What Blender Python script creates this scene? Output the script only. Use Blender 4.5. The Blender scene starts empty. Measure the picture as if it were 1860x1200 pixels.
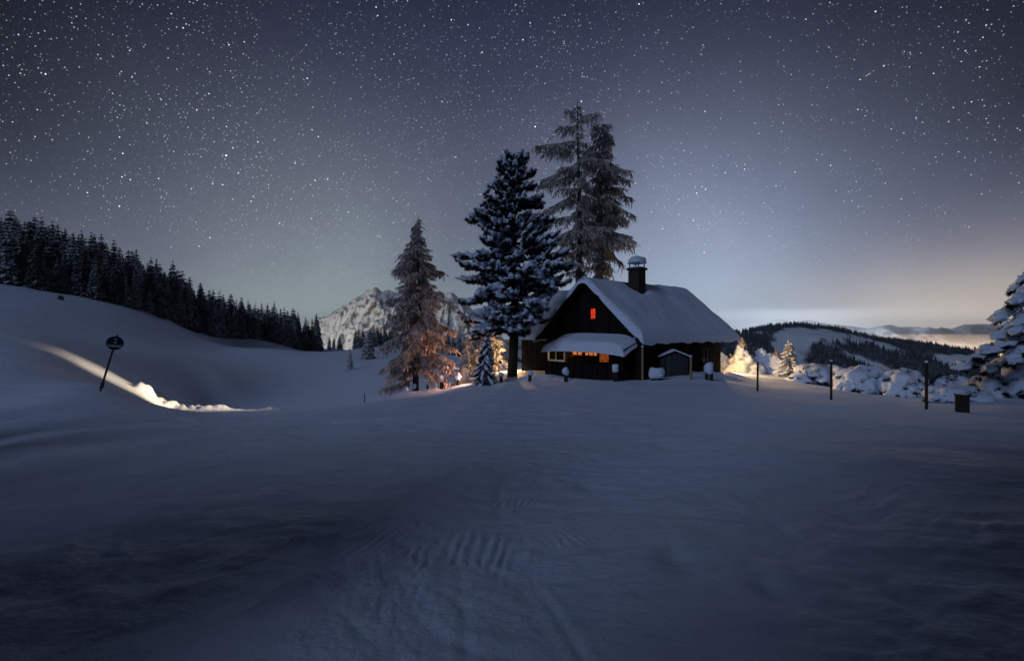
import bpy, bmesh, math, random
import numpy as np
from mathutils import Vector, Matrix, Euler

R = math.radians
rng = random.Random(7)
nr = np.random.default_rng(7)
scene = bpy.context.scene
col = scene.collection
F = 827.0                                   # focal length in photograph pixels (16 mm on a 36 mm frame)


def P(px, py, Y):
    """A point of the place from its bearing, its height angle and its distance."""
    return Vector(((px - 930) / F * Y, Y, (600 - py) / F * Y))


def lin(r, g, b):
    f = lambda c: (c / 255 / 12.92) if c / 255 <= 0.04045 else ((c / 255 + 0.055) / 1.055) ** 2.4
    return (f(r), f(g), f(b), 1)


# ------------------------------------------------------------------ camera
cam_data = bpy.data.cameras.new('camera')
cam_data.sensor_width = 36
cam_data.lens = 16.0
cam_data.clip_start = 0.1
cam_data.clip_end = 60000
cam = bpy.data.objects.new('camera', cam_data)
cam.location = (0, 0, 0)
cam.rotation_euler = (R(90), 0, 0)
col.objects.link(cam)
scene.camera = cam
scene.render.resolution_x, scene.render.resolution_y = 1024, 660

scene.view_settings.view_transform = 'Standard'
scene.view_settings.look = 'None'
scene.view_settings.exposure = 0
scene.view_settings.gamma = 1
scene.view_settings.use_curve_mapping = False
scene.render.engine = 'CYCLES'
scene.cycles.use_denoising = True
scene.cycles.max_bounces = 6
scene.cycles.diffuse_bounces = 3
scene.cycles.volume_bounces = 1
scene.cycles.transparent_max_bounces = 8
scene.cycles.sample_clamp_indirect = 3

# ------------------------------------------------------------------ night sky with stars
world = bpy.data.worlds.new('World')
scene.world = world
world.use_nodes = True
nt = world.node_tree
nt.nodes.clear()


class NB:
    """Small helper that writes node trees."""
    def __init__(self, tree):
        self.t = tree

    def n(self, kind, ins=None, **props):
        nd = self.t.nodes.new(kind)
        for k, v in props.items():
            setattr(nd, k, v)
        for k, v in (ins or {}).items():
            s = nd.inputs[k]
            if isinstance(v, bpy.types.NodeSocket):
                self.t.links.new(v, s)
            else:
                s.default_value = v
        return nd

    def m(self, op, a, b=0.0, c=0.0, clamp=False):
        nd = self.n('ShaderNodeMath', {0: a, 1: b, 2: c}, operation=op)
        nd.use_clamp = clamp
        return nd.outputs[0]

    def vm(self, op, a, b=(0, 0, 0)):
        nd = self.n('ShaderNodeVectorMath', {0: a, 1: b}, operation=op)
        return nd.outputs['Value'] if op in ('DOT_PRODUCT', 'LENGTH', 'DISTANCE') else nd.outputs['Vector']

    def scale(self, v, f):
        nd = self.n('ShaderNodeVectorMath', {0: v, 3: f}, operation='SCALE')
        return nd.outputs['Vector']

    def ramp(self, fac, stops, interp='LINEAR'):
        nd = self.n('ShaderNodeValToRGB', {0: fac})
        cr = nd.color_ramp
        cr.interpolation = interp
        while len(cr.elements) < len(stops):
            cr.elements.new(0.5)
        for e, (p, c) in zip(cr.elements, stops):
            e.position = p
            e.color = c if len(c) == 4 else (*c, 1)
        return nd.outputs[0]

    def mix(self, fac, a, b):
        nd = self.n('ShaderNodeMix', data_type='RGBA')
        for i, v in ((0, fac), (6, a), (7, b)):
            if isinstance(v, bpy.types.NodeSocket):
                self.t.links.new(v, nd.inputs[i])
            else:
                nd.inputs[i].default_value = v
        return nd.outputs[2]

    def mr(self, v, a, b, c, d, smooth=False):
        nd = self.n('ShaderNodeMapRange', {0: v, 1: a, 2: b, 3: c, 4: d})
        if smooth:
            nd.interpolation_type = 'SMOOTHSTEP'
        return nd.outputs[0]


def azel(az, el):
    return (math.sin(R(az)) * math.cos(R(el)), math.cos(R(az)) * math.cos(R(el)), math.sin(R(el)))


b = NB(nt)
d = b.n('ShaderNodeTexCoord').outputs['Generated']
d = b.vm('NORMALIZE', d)
sx = b.n('ShaderNodeSeparateXYZ', {0: d})
z = sx.outputs[2]
zc = b.m('MAXIMUM', z, 0.0)
base = b.ramp(zc, [(0.0, lin(122, 133, 146)), (0.05, lin(113, 122, 136)), (0.13, lin(97, 104, 126)), (0.25, lin(84, 90, 114)),
                   (0.36, lin(74, 79, 102)), (0.48, lin(55, 59, 83)), (0.60, lin(39, 44, 67)), (0.8, lin(41, 48, 77)), (1.0, lin(44, 53, 87))])
away = b.vm('DOT_PRODUCT', d, azel(-1, 5))                # lens corner darkening put into the sky colour, away from the view axis
fl = b.vm('NORMALIZE', b.vm('MULTIPLY', d, (1, 1, 0)))
f_low = b.mr(b.vm('DOT_PRODUCT', fl, azel(10, 0)), -0.3, 1.0, 0.30, 1.0, True)
f_high = b.mr(away, 0.55, 0.96, 0.14, 1.0, True)
w_high = b.mr(zc, 0.05, 0.36, 0.0, 1.0, True)
base = b.scale(base, b.m('ADD', b.m('MULTIPLY', f_high, w_high), b.m('MULTIPLY', f_low, b.m('SUBTRACT', 1.0, w_high))))


def lobe(az, el, k, color, squash=1.0):
    dd = b.vm('NORMALIZE', b.vm('MULTIPLY', d, (1, 1, squash)))
    e = b.m('EXPONENT', b.m('MULTIPLY', b.m('SUBTRACT', b.vm('DOT_PRODUCT', dd, azel(az, el)), 1.0), k))
    return b.scale(color, e)


acc = base
for args in ((21, 1, 21, (0.22, 0.275, 0.345)), (-22, 2, 24, (0.10, 0.12, 0.085)), (46, -1, 40, (0.42, 0.30, 0.165), 2.0)):
    acc = b.vm('ADD', acc, lobe(*args))
acc = b.vm('ADD', acc, lobe(38, 14, 9, (0.004, 0.003, 0.008)))
# faint uneven airglow
nz = b.n('ShaderNodeTexNoise', {'Vector': d, 'Scale': 2.6, 'Detail': 4.0, 'Roughness': 0.55}).outputs[0]
acc = b.scale(acc, b.mr(nz, 0.3, 0.7, 0.9, 1.1))
# stars: three sizes
dens = b.n('ShaderNodeTexNoise', {'Vector': d, 'Scale': 3.2, 'Detail': 5.0, 'Roughness': 0.65}).outputs[0]
side_ = b.vm('DOT_PRODUCT', d, (-0.8, 0.25, 0.5))
densf = b.m('ADD', b.mr(dens, 0.35, 0.65, -0.34, 0.28), b.mr(side_, -0.6, 0.75, 0.0, 0.34))


def stars(scale, radius, cut, power, gain):
    v = b.n('ShaderNodeTexVoronoi', {'Vector': d, 'Scale': scale, 'Randomness': 1.0}, feature='F1')
    c = b.n('ShaderNodeSeparateColor', {0: v.outputs['Color']})
    keep = b.m('GREATER_THAN', b.m('ADD', c.outputs[0], densf), cut)
    br = b.m('POWER', c.outputs[1], power)
    rad = b.m('MULTIPLY', radius * scale, b.mr(br, 0, 1, 0.62, 1.0))
    core = b.mr(b.m('DIVIDE', v.outputs['Distance'], rad), 0.25, 1.0, 1.0, 0.0, True)
    val = b.m('MULTIPLY', b.m('MULTIPLY', core, keep), b.m('MULTIPLY', b.m('ADD', br, 0.1), gain))
    tint = b.ramp(c.outputs[2], [(0, (0.72, 0.86, 1.0)), (0.5, (0.9, 0.97, 1.0)), (0.78, (1, 0.97, 0.9)), (0.86, (0.42, 0.58, 1)), (1, (0.45, 0.6, 1))])
    return b.scale(tint, val)


ext = b.mr(z, -0.02, 0.3, 0.0, 1.0, True)          # stars drown in the thick air near the horizon
st = b.vm('ADD', stars(320, 0.00115, 0.74, 3.5, 0.85), stars(140, 0.0013, 0.88, 3.5, 2.0))
st = b.vm('ADD', st, stars(36, 0.0016, 1.06, 1.2, 3.0))
st = b.scale(st, ext)
acc = b.vm('ADD', acc, st)
bg = b.n('ShaderNodeBackground', {'Color': acc, 'Strength': 1.0})
b.t.links.new(bg.outputs[0], b.n('ShaderNodeOutputWorld').inputs[0])

# ------------------------------------------------------------------ moon (the one sun lamp), low behind the photographer
moon = bpy.data.lights.new('moon', 'SUN')
moon.energy = 0.62
moon.angle = R(18)
moon.color = (0.56, 0.70, 1.0)
mo = bpy.data.objects.new('moon', moon)
mo.rotation_euler = Vector((0.55, 0.66, -0.50)).to_track_quat('-Z', 'Y').to_euler()
col.objects.link(mo)


# ------------------------------------------------------------------ materials
def material(name, color=(0.5, 0.5, 0.5), rough=0.8):
    m = bpy.data.materials.new(name)
    m.use_nodes = True
    t = m.node_tree
    p = t.nodes['Principled BSDF']
    p.inputs['Base Color'].default_value = (*color[:3], 1)
    p.inputs['Roughness'].default_value = rough
    p.inputs['Specular IOR Level'].default_value = 0.25
    return m, NB(t), p


def mat_snow(name, color=(0.66, 0.755, 0.94), s1=9.0, s2=70.0, strength=0.25, dist=0.03):
    m, q, p = material(name, color, 0.62)
    tc = q.n('ShaderNodeTexCoord').outputs['Object']
    a = q.n('ShaderNodeTexNoise', {'Vector': tc, 'Scale': s1, 'Detail': 5.0, 'Roughness': 0.6}).outputs[0]
    c = q.n('ShaderNodeTexNoise', {'Vector': tc, 'Scale': s2, 'Detail': 2.0}).outputs[0]
    h = q.m('ADD', a, q.m('MULTIPLY', c, 0.35))
    bp = q.n('ShaderNodeBump', {'Height': h, 'Strength': strength, 'Distance': dist})
    q.t.links.new(bp.outputs[0], p.inputs['Normal'])
    cv = q.mix(q.mr(a, 0.3, 0.7, 0, 1), (color[0] * 0.94, color[1] * 0.95, color[2] * 0.96, 1), (*color, 1))
    q.t.links.new(cv, p.inputs['Base Color'])
    return m


def mat_noise(name, c1, c2, scale=8.0, rough=0.85, stretch=(1, 1, 1), bump=0.3, dist=0.02, lo=0.35, hi=0.65):
    m, q, p = material(name, c1, rough)
    tc = q.vm('MULTIPLY', q.n('ShaderNodeTexCoord').outputs['Object'], stretch)
    a = q.n('ShaderNodeTexNoise', {'Vector': tc, 'Scale': scale, 'Detail': 6.0, 'Roughness': 0.65}).outputs[0]
    q.t.links.new(q.mix(q.mr(a, lo, hi, 0, 1), (*c1, 1), (*c2, 1)), p.inputs['Base Color'])
    if bump:
        q.t.links.new(q.n('ShaderNodeBump', {'Height': a, 'Strength': bump, 'Distance': dist}).outputs[0], p.inputs['Normal'])
    return m


def mat_dusted(name, dark, snow=(0.7, 0.76, 0.84), lo=0.1, hi=0.55, scale=3.0):
    """Needles that carry snow wherever a frond faces up."""
    m, q, p = material(name, dark, 0.85)
    g = q.n('ShaderNodeNewGeometry')
    nzz = q.n('ShaderNodeSeparateXYZ', {0: g.outputs['True Normal']}).outputs[2]
    tc = q.n('ShaderNodeTexCoord').outputs['Object']
    a = q.n('ShaderNodeTexNoise', {'Vector': tc, 'Scale': scale, 'Detail': 4.0, 'Roughness': 0.7}).outputs[0]
    f = q.mr(q.m('ADD', nzz, q.mr(a, 0.3, 0.7, -0.6, 0.35)), lo, hi, 0, 1)
    f = q.m('MULTIPLY', f, q.mr(q.n('ShaderNodeObjectInfo').outputs['Random'], 0, 1, 0.45, 1.35), clamp=True)
    q.t.links.new(q.mix(f, (*dark, 1), (*snow, 1)), p.inputs['Base Color'])
    return m


def mat_emit(name, c1, c2, strength, scale=6.0, stretch=(1, 1, 1)):
    m, q, p = material(name, (0.05, 0.03, 0.02), 0.5)
    tc = q.vm('MULTIPLY', q.n('ShaderNodeTexCoord').outputs['Object'], stretch)
    a = q.n('ShaderNodeTexNoise', {'Vector': tc, 'Scale': scale, 'Detail': 4.0, 'Roughness': 0.7}).outputs[0]
    q.t.links.new(q.mix(q.mr(a, 0.38, 0.62, 0, 1), (*c1, 1), (*c2, 1)), p.inputs['Emission Color'])
    p.inputs['Emission Strength'].default_value = strength
    return m


M = {}
M['snow'] = mat_snow('snow')
M['roof_snow'] = mat_snow('roof_snow', s1=1.6, s2=14, strength=0.22, dist=0.05)
M['tree_snow'] = mat_snow('tree_snow', s1=5.0, s2=25, strength=0.5, dist=0.05)
M['wood'] = mat_noise('dark_wood', (0.005, 0.0045, 0.0045), (0.019, 0.016, 0.014), 5, 0.85, (6, 6, 0.6))
M['wood_grey'] = mat_noise('grey_wood', (0.03, 0.032, 0.036), (0.07, 0.07, 0.075), 5, 0.85, (6, 6, 0.6))
M['wood_pale'] = mat_noise('pale_wood', (0.22, 0.16, 0.09), (0.38, 0.28, 0.16), 6, 0.7, (5, 5, 0.7))
M['wood_light'] = mat_noise('light_frame', (0.6, 0.5, 0.36), (0.75, 0.66, 0.5), 6, 0.6, (3, 3, 1))
M['post'] = mat_noise('post_wood', (0.02, 0.017, 0.014), (0.06, 0.05, 0.04), 7, 0.9, (4, 4, 0.6))
M['bark'] = mat_noise('bark', (0.018, 0.014, 0.011), (0.06, 0.047, 0.038), 5, 0.95, (3, 3, 0.7), 0.8, 0.05)
M['bark_frost'] = mat_noise('frosted_bark', (0.03, 0.024, 0.02), (0.26, 0.25, 0.24), 3, 0.95, (3, 3, 0.6), 0.8, 0.05, 0.45, 0.75)
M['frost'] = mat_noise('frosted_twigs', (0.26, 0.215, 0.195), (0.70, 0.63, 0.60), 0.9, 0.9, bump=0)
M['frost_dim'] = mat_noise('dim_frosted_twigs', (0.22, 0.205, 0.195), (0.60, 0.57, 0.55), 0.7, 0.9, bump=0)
M['frost_dark'] = mat_noise('dark_frosted_twigs', (0.16, 0.15, 0.15), (0.46, 0.44, 0.43), 0.7, 0.9, bump=0)  # darker frost tone for the shorter larch and the pine needles
M['twig'] = mat_noise('rimed_branch', (0.3, 0.27, 0.26), (0.75, 0.72, 0.70), 2.0, 0.9, bump=0)
M['needles'] = mat_noise('pine_needles', (0.010, 0.013, 0.010), (0.034, 0.042, 0.032), 2.5, 0.8, bump=0)
M['spruce'] = mat_dusted('snow_dusted_spruce', (0.011, 0.014, 0.014), lo=0.34, hi=0.8)
M['spruce_frost'] = mat_dusted('frosted_spruce', (0.10, 0.11, 0.12), lo=0.0, hi=0.7)
M['metal'] = mat_noise('dark_metal', (0.02, 0.02, 0.022), (0.05, 0.05, 0.055), 20, 0.5, bump=0.1)
M['white_paint'] = mat_noise('white_paint', (0.6, 0.6, 0.6), (0.72, 0.72, 0.72), 12, 0.5, bump=0)
M['brick'] = mat_noise('soot_dark_masonry', (0.025, 0.02, 0.018), (0.07, 0.055, 0.048), 9, 0.9, bump=0.6)
M['rock'] = mat_noise('dark_rock', (0.03, 0.03, 0.03), (0.09, 0.085, 0.08), 5, 0.9, bump=0.6)
M['sign_blue'] = mat_noise('sign_dark_blue', (0.008, 0.013, 0.04), (0.014, 0.02, 0.055), 9, 0.4, bump=0)
M['sign_white'] = mat_noise('sign_white', (0.5, 0.52, 0.55), (0.62, 0.64, 0.66), 14, 0.5, bump=0)
M['red_glow'] = mat_emit('red_lit_curtain', (0.34, 0.008, 0.001), (1.0, 0.07, 0.012), 0.8, 9, (1.6, 1.6, 0.5))
M['orange_glow'] = mat_emit('orange_lit_curtain', (0.20, 0.022, 0.003), (0.95, 0.27, 0.05), 0.85, 11)
M['dim_glow'] = mat_emit('dim_lit_door_curtain', (0.02, 0.004, 0.001), (0.5, 0.11, 0.02), 0.6, 10)
M['dark_glass'] = mat_noise('unlit_glass', (0.008, 0.009, 0.011), (0.012, 0.013, 0.016), 3, 0.1, bump=0)
M['lamp'] = mat_emit('lamp_glass', (1.0, 0.55, 0.2), (1.0, 0.6, 0.25), 12)


for k_, lo_ in (('wood', 0.45), ('wood_grey', 0.7)):              # every board weathered differently
    q = NB(M[k_].node_tree); p = M[k_].node_tree.nodes['Principled BSDF']
    src = p.inputs['Base Color'].links[0].from_socket
    f_ = q.mr(q.n('ShaderNodeObjectInfo').outputs['Random'], 0, 1, lo_, 1.5 if k_ == 'wood' else 1.3)
    q.t.links.new(q.scale(src, f_), p.inputs['Base Color'])
for k_ in ('wood', 'wood_grey', 'post', 'bark', 'brick', 'spruce', 'needles'):
    M[k_].node_tree.nodes['Principled BSDF'].inputs['Specular IOR Level'].default_value = 0.08


# ------------------------------------------------------------------ numpy noise
def _hash(ix, iy, iz, seed):
    h = (ix * 374761393 + iy * 668265263 + iz * 2147483647 + seed * 974711) & 0xFFFFFFFF
    h = ((h ^ (h >> 13)) * 1274126177) & 0xFFFFFFFF
    return ((h ^ (h >> 16)) & 0xFFFF) / 65535.0


def vnoise(x, y, zz=0.0, seed=0):
    x = np.asarray(x, float); y = np.asarray(y, float); zz = np.asarray(zz, float) + 0 * x
    ix, iy, iz = np.floor(x).astype(np.int64), np.floor(y).astype(np.int64), np.floor(zz).astype(np.int64)
    fx, fy, fz = x - ix, y - iy, zz - iz
    s = lambda t: t * t * t * (t * (t * 6 - 15) + 10)
    fx, fy, fz = s(fx), s(fy), s(fz)
    out = 0
    for dz, wz in ((0, 1 - fz), (1, fz)):
        for dy, wy in ((0, 1 - fy), (1, fy)):
            for dx, wx in ((0, 1 - fx), (1, fx)):
                out = out + wx * wy * wz * _hash(ix + dx, iy + dy, iz + dz, seed)
    return out * 2 - 1


def fbm(x, y, zz=0.0, seed=0, octv=4, gain=0.5):
    a, f, out = 1.0, 1.0, 0
    for i in range(octv):
        out = out + a * vnoise(x * f + 17.3 * i, y * f - 9.1 * i, np.asarray(zz) * f, seed + i)
        a *= gain
        f *= 2.03
    return out


def smooth(x, a, b2):
    t = np.clip((x - a) / (b2 - a), 0, 1)
    return t * t * (3 - 2 * t)


# ------------------------------------------------------------------ object helpers
def tag(o, label=None, cat=None, group=None, kind=None):
    if label: o['label'] = label
    if cat: o['category'] = cat
    if group: o['group'] = group
    if kind: o['kind'] = kind
    return o


def empty(name, loc, label, cat, group=None, rot=(0, 0, 0), scale=1):
    o = bpy.data.objects.new(name, None)
    o.location = loc
    o.rotation_euler = rot
    o.scale = (scale,) * 3 if not hasattr(scale, '__len__') else scale
    o.empty_display_size = 0.3
    col.objects.link(o)
    return tag(o, label, cat, group)


def copy_tree(o, parent=None):
    c = o.copy()
    col.objects.link(c)
    if parent is not None:
        c.parent = parent
    for ch in list(o.children):
        copy_tree(ch, c)
    return c


class MB:
    """Collects vertices and faces for ONE mesh."""
    def __init__(self):
        self.v, self.f, self.n = [], [], 0

    def add(self, verts, faces):
        self.v.append(np.asarray(verts, float).reshape(-1, 3))
        o = self.n
        self.f.extend([tuple(i + o for i in fc) for fc in faces])
        self.n += len(self.v[-1])

    def box(self, c, s, rot=None):
        x, y, zz = s[0] / 2, s[1] / 2, s[2] / 2
        v = np.array([(i * x, j * y, k * zz) for i in (-1, 1) for j in (-1, 1) for k in (-1, 1)])
        if rot is not None:
            v = v @ np.array(Euler(rot).to_matrix()).T
        self.add(v + np.array(c), [(0, 1, 3, 2), (4, 6, 7, 5), (0, 4, 5, 1), (2, 3, 7, 6), (0, 2, 6, 4), (1, 5, 7, 3)])

    def tube(self, pts, radii, sides=6, cap=True):
        pts = [np.array(p, float) for p in pts]
        n = len(pts)
        vs = []
        for i, p in enumerate(pts):
            t = pts[min(i + 1, n - 1)] - pts[max(i - 1, 0)]
            t = t / (np.linalg.norm(t) + 1e-9)
            a = np.cross(t, (0, 0, 1.0)) if abs(t[2]) < 0.9 else np.cross(t, (1.0, 0, 0))
            a /= np.linalg.norm(a) + 1e-9
            bb = np.cross(t, a)
            for k in range(sides):
                an = 2 * math.pi * k / sides
                vs.append(p + radii[i] * (math.cos(an) * a + math.sin(an) * bb))
        fs = []
        for i in range(n - 1):
            for k in range(sides):
                k2 = (k + 1) % sides
                fs.append((i * sides + k, i * sides + k2, (i + 1) * sides + k2, (i + 1) * sides + k))
        if cap:
            fs.append(tuple(range(sides))[::-1])
            fs.append(tuple((n - 1) * sides + k for k in range(sides)))
        self.add(vs, fs)

    def build(self, name, mat, parent=None, smooth_shade=False):
        me = bpy.data.meshes.new(name)
        v = np.concatenate(self.v) if self.v else np.zeros((0, 3))
        me.from_pydata(v.tolist(), [], self.f)
        me.materials.append(mat)
        if smooth_shade:
            me.polygons.foreach_set('use_smooth', [True] * len(me.polygons))
        me.update()
        o = bpy.data.objects.new(name, me)
        col.objects.link(o)
        if parent is not None:
            o.parent = parent
        return o


def grid_mesh(name, X, Y, Z, mat, closed_cols=False, smooth_shade=True):
    nrw, nc = X.shape
    v = np.stack([X, Y, Z], -1).reshape(-1, 3).astype(np.float32)
    idx = np.arange(nrw * nc).reshape(nrw, nc)
    if closed_cols:
        idx = np.concatenate([idx, idx[:, :1]], 1)
    q = np.stack([idx[:-1, :-1], idx[:-1, 1:], idx[1:, 1:], idx[1:, :-1]], -1).reshape(-1, 4).astype(np.int32)
    me = bpy.data.meshes.new(name)
    me.vertices.add(len(v)); me.vertices.foreach_set('co', v.ravel())
    me.loops.add(q.size); me.loops.foreach_set('vertex_index', q.ravel())
    me.polygons.add(len(q)); me.polygons.foreach_set('loop_start', np.arange(0, q.size, 4, dtype=np.int32))
    me.update(calc_edges=True)
    me.validate()
    me.polygons.foreach_set('use_smooth', [smooth_shade] * len(me.polygons))
    me.materials.append(mat)
    o = bpy.data.objects.new(name, me)
    col.objects.link(o)
    return o


def ico(sub):
    bm = bmesh.new()
    bmesh.ops.create_icosphere(bm, subdivisions=sub, radius=1)
    v = np.array([x.co[:] for x in bm.verts])
    f = [tuple(x.index for x in fc.verts) for fc in bm.faces]
    bm.free()
    return v, f


ICO = {k: ico(k) for k in (1, 2, 3)}
ICO4 = ico(4)


def blob(mb, c, rad, sub=1, amp=0.25, freq=1.3, seed=None, direction=None, flat=0.45):
    """A lump of snow: a squashed, uneven ellipsoid with a flattened underside, long axis along direction."""
    v, f = ICO[sub]
    s = nr.random() * 50 if seed is None else seed
    k = 1 + amp * fbm(v[:, 0] * freq + s, v[:, 1] * freq + 2 * s, v[:, 2] * freq - s, 0, 3 if sub > 1 else 1, 0.55)
    p = v * k[:, None]
    p[:, 2] = np.where(p[:, 2] < 0, p[:, 2] * flat, p[:, 2])
    p = p * np.array(rad)
    if direction is not None:
        q = Vector(direction).normalized()
        m = Matrix((q, Vector((0, 0, 1)).cross(q).normalized() if abs(q.z) < 0.98 else Vector((0, 1, 0)), Vector((0, 0, 1))))
        ax = np.array(m)
        ax[2] = np.cross(ax[0], ax[1])
        p = p @ ax
    mb.add(p + np.array(c), f)


def tufts(mb, pts, n, ln, w, up=0.3, out=None):
    """Brushes of needles: n narrow triangles around every point of pts."""
    pts = np.asarray(pts, float).reshape(-1, 3)
    k = len(pts) * n
    c = np.repeat(pts, n, 0)
    dv = nr.normal(size=(k, 3))
    if out is not None:
        dv += np.repeat(np.asarray(out, float).reshape(-1, 3), n, 0) * 1.3
    dv[:, 2] += up
    dv /= np.linalg.norm(dv, axis=1)[:, None]
    sd = np.cross(dv, nr.normal(size=(k, 3)))
    sd /= np.linalg.norm(sd, axis=1)[:, None]
    L = ln * (0.55 + 0.6 * nr.random(k))[:, None]
    W = w * (0.6 + 0.8 * nr.random(k))[:, None]
    s0 = c + dv * L * 0.08
    a, bb, e = s0 - sd * W * 0.6, s0 + sd * W * 0.6, c + dv * L
    v = np.stack([a, bb, e], 1).reshape(-1, 3)
    mb.add(v, [(3 * i, 3 * i + 1, 3 * i + 2) for i in range(k)])


# ------------------------------------------------------------------ the ground: one sheet through measured heights
G0 = np.array([5.15, 30.0, -2.9])                           # under the front gable of the house
EU, EV = np.array([0.664, -0.747]), np.array([0.747, 0.664])


def HP(u, v, zz=0.0):
    return Vector((G0[0] + EU[0] * u + EV[0] * v, G0[1] + EU[1] * u + EV[1] * v, G0[2] + zz))


ctrl = [(p[0], p[1], p[2]) for p in [P(*a) for a in [
    (930, 1180, 2.5), (300, 1180, 2.5), (1560, 1180, 2.5), (930, 906, 5), (250, 906, 5), (1610, 906, 5),
    (930, 778, 10), (480, 786, 10), (60, 792, 10), (1400, 782, 10), (1800, 800, 10),
    (930, 718, 18), (650, 738, 18), (1150, 714, 18), (1400, 731, 18), (420, 756, 18), (1700, 757, 18),
    (1100, 693, 25), (1000, 695, 25.5), (1200, 691, 25.3), (1290, 691, 25.5), (900, 702, 26.5), (1045, 686, 28.5), (1180, 688, 27),
    (1240, 681, 28), (1330, 676, 37), (950, 677, 34), (1120, 690, 34), (1200, 690, 40), (1000, 672, 44),
    (800, 714, 27), (700, 727, 27), (600, 738, 29), (480, 745.5, 33.4), (370, 745, 33), (290, 739, 32.5),
    (757, 711, 31), (832, 700, 30), (780, 712, 31), (870, 693, 32), (905, 682, 36), (870, 680, 42), (720, 722, 32),
    (600, 734, 46), (480, 742, 49), (370, 738, 49), (600, 722, 55), (480, 722, 58), (690, 700, 60), (560, 695, 75), (635, 671, 95), (500, 662, 112),
    (600, 640, 200), (660, 632, 285), (700, 631, 320), (800, 650, 100), (860, 655, 80), (760, 640, 180), (930, 660, 120),
    (0, 800, 10), (0, 742, 16), (100, 722, 17), (185, 700, 20), (260, 744, 23), (350, 752, 25), (480, 751, 25), (300, 745, 28), (110, 640, 31.2), (0, 612, 31), (268, 714, 32.2), (200, 684, 31.8), (150, 659, 31.4),
    (0, 560, 62), (0, 512, 125), (110, 530, 130), (110, 602, 52), (200, 547, 138), (200, 640, 47), (300, 580, 152), (300, 668, 52),
    (330, 594, 160), (400, 614, 188), (400, 690, 58), (400, 655, 88), (470, 616, 218), (570, 640, 255), (500, 640, 150), (330, 640, 90), (240, 610, 80),
    (0, 478, 165), (110, 497, 170), (200, 517, 178), (300, 552, 195), (400, 592, 222), (480, 612, 250), (570, 632, 285), (-300, 560, 60), (-400, 420, 160), (-300, 700, 20),
    (0, 500, 260), (200, 545, 270), (400, 610, 320), (560, 640, 400),
    (1400, 712, 24), (1510, 723, 23), (1620, 735, 21.5), (1700, 746, 20), (1860, 757, 18), (2000, 765, 18),
    (1400, 702, 30), (1500, 705, 31), (1650, 729, 26), (1800, 724, 25), (1830, 715, 28), (1360, 678, 41), (1430, 684, 38), (2000, 720, 26),
    (1360, 690, 60), (1500, 735, 55), (1650, 745, 50), (1850, 740, 50), (1500, 760, 130), (1250, 730, 120), (1800, 770, 130), (1080, 690, 130),
    (660, 660, 470), (900, 690, 500), (1300, 770, 500), (1700, 770, 500), (300, 640, 600),
    (650, 690, 1100), (1300, 760, 1200), (1800, 760, 1200), (100, 650, 1100),
    (930, 640, 5000), (100, 640, 5000), (1500, 672, 5000), (1800, 676, 5000), (930, 620, 14000), (100, 620, 14000), (1800, 622, 14000)]]]
ctrl += [(0, 0, -1.65), (0, -5, -1.45), (-8, -3, -1.4), (8, -3, -1.7), (0, -14, -0.6), (-25, -12, -0.4), (25, -12, -1.2), (0, -45, 4), (-60, -40, 6), (60, -40, 0),
         (0, -160, 22), (-150, -120, 26), (150, -120, 6), (0, -1000, 60), (-900, -600, 60), (900, -600, -60), (0, -9000, -200), (-9000, -6000, -200),
         (9000, -6000, -300), (-9000, 0, -200), (9000, 0, -300), (-600, 100, 50), (400, 40, -60)]
ctrl = np.array(ctrl, float)


def warp(x, y):
    r = np.hypot(x, y) + 1e-6
    k = np.log1p(r / 6.0)
    return np.stack([x / r * k, y / r * k], -1)


def tps(r2):
    return 0.5 * r2 * np.log(r2 + 1e-12)


_cw = warp(ctrl[:, 0], ctrl[:, 1])
_q = ctrl[:, 2] / (np.hypot(ctrl[:, 0], ctrl[:, 1]) + 6.0)
_n = len(ctrl)
_A = tps(((_cw[:, None] - _cw[None]) ** 2).sum(-1)) + np.eye(_n) * 2e-4
_Pm = np.concatenate([np.ones((_n, 1)), _cw], 1)
_S = np.block([[_A, _Pm], [_Pm.T, np.zeros((3, 3))]])
_w = np.linalg.solve(_S, np.concatenate([_q, np.zeros(3)]))


def ground_base(x, y):
    x = np.asarray(x, float).ravel(); y = np.asarray(y, float).ravel()
    out = np.empty(len(x))
    for s in range(0, len(x), 20000):
        w = warp(x[s:s + 20000], y[s:s + 20000])
        out[s:s + 20000] = tps(((w[:, None] - _cw[None]) ** 2).sum(-1)) @ _w[:_n] + _w[_n] + w @ _w[_n + 1:]
    return out * (np.hypot(x, y) + 6.0)


def seg_dist(x, y, pts):
    """Distance to a polyline and the place along it (0..1)."""
    best, par = np.full(x.shape, 1e9), np.zeros(x.shape)
    n = len(pts) - 1
    for i in range(n):
        a, c = np.array(pts[i][:2]), np.array(pts[i + 1][:2])
        dd = c - a
        t = np.clip(((x - a[0]) * dd[0] + (y - a[1]) * dd[1]) / (dd @ dd), 0, 1)
        e = np.hypot(x - a[0] - t * dd[0], y - a[1] - t * dd[1])
        k = e < best
        best = np.where(k, e, best)
        par = np.where(k, (i + t) / n, par)
    return best, par


BANK = [P(*a) for a in ((246, 702, 32.0), (268, 712, 32.3), (283, 730, 32.5), (310, 739, 32.7), (350, 742, 33.0), (398, 743, 33.4))]
EDGE = [P(*a) for a in ((238, 654, 40), (270, 672, 40), (300, 690, 39.5), (345, 712, 38.5), (404, 738, 36))]
LIP = [P(*a) for a in ((395, 743, 33.4), (440, 744, 33.6), (490, 744, 33.7), (545, 742, 33.6))]
LIP2 = [P(*a) for a in ((690, 725, 28.3), (740, 719, 28.6), (808, 713, 28.8))]


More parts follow.
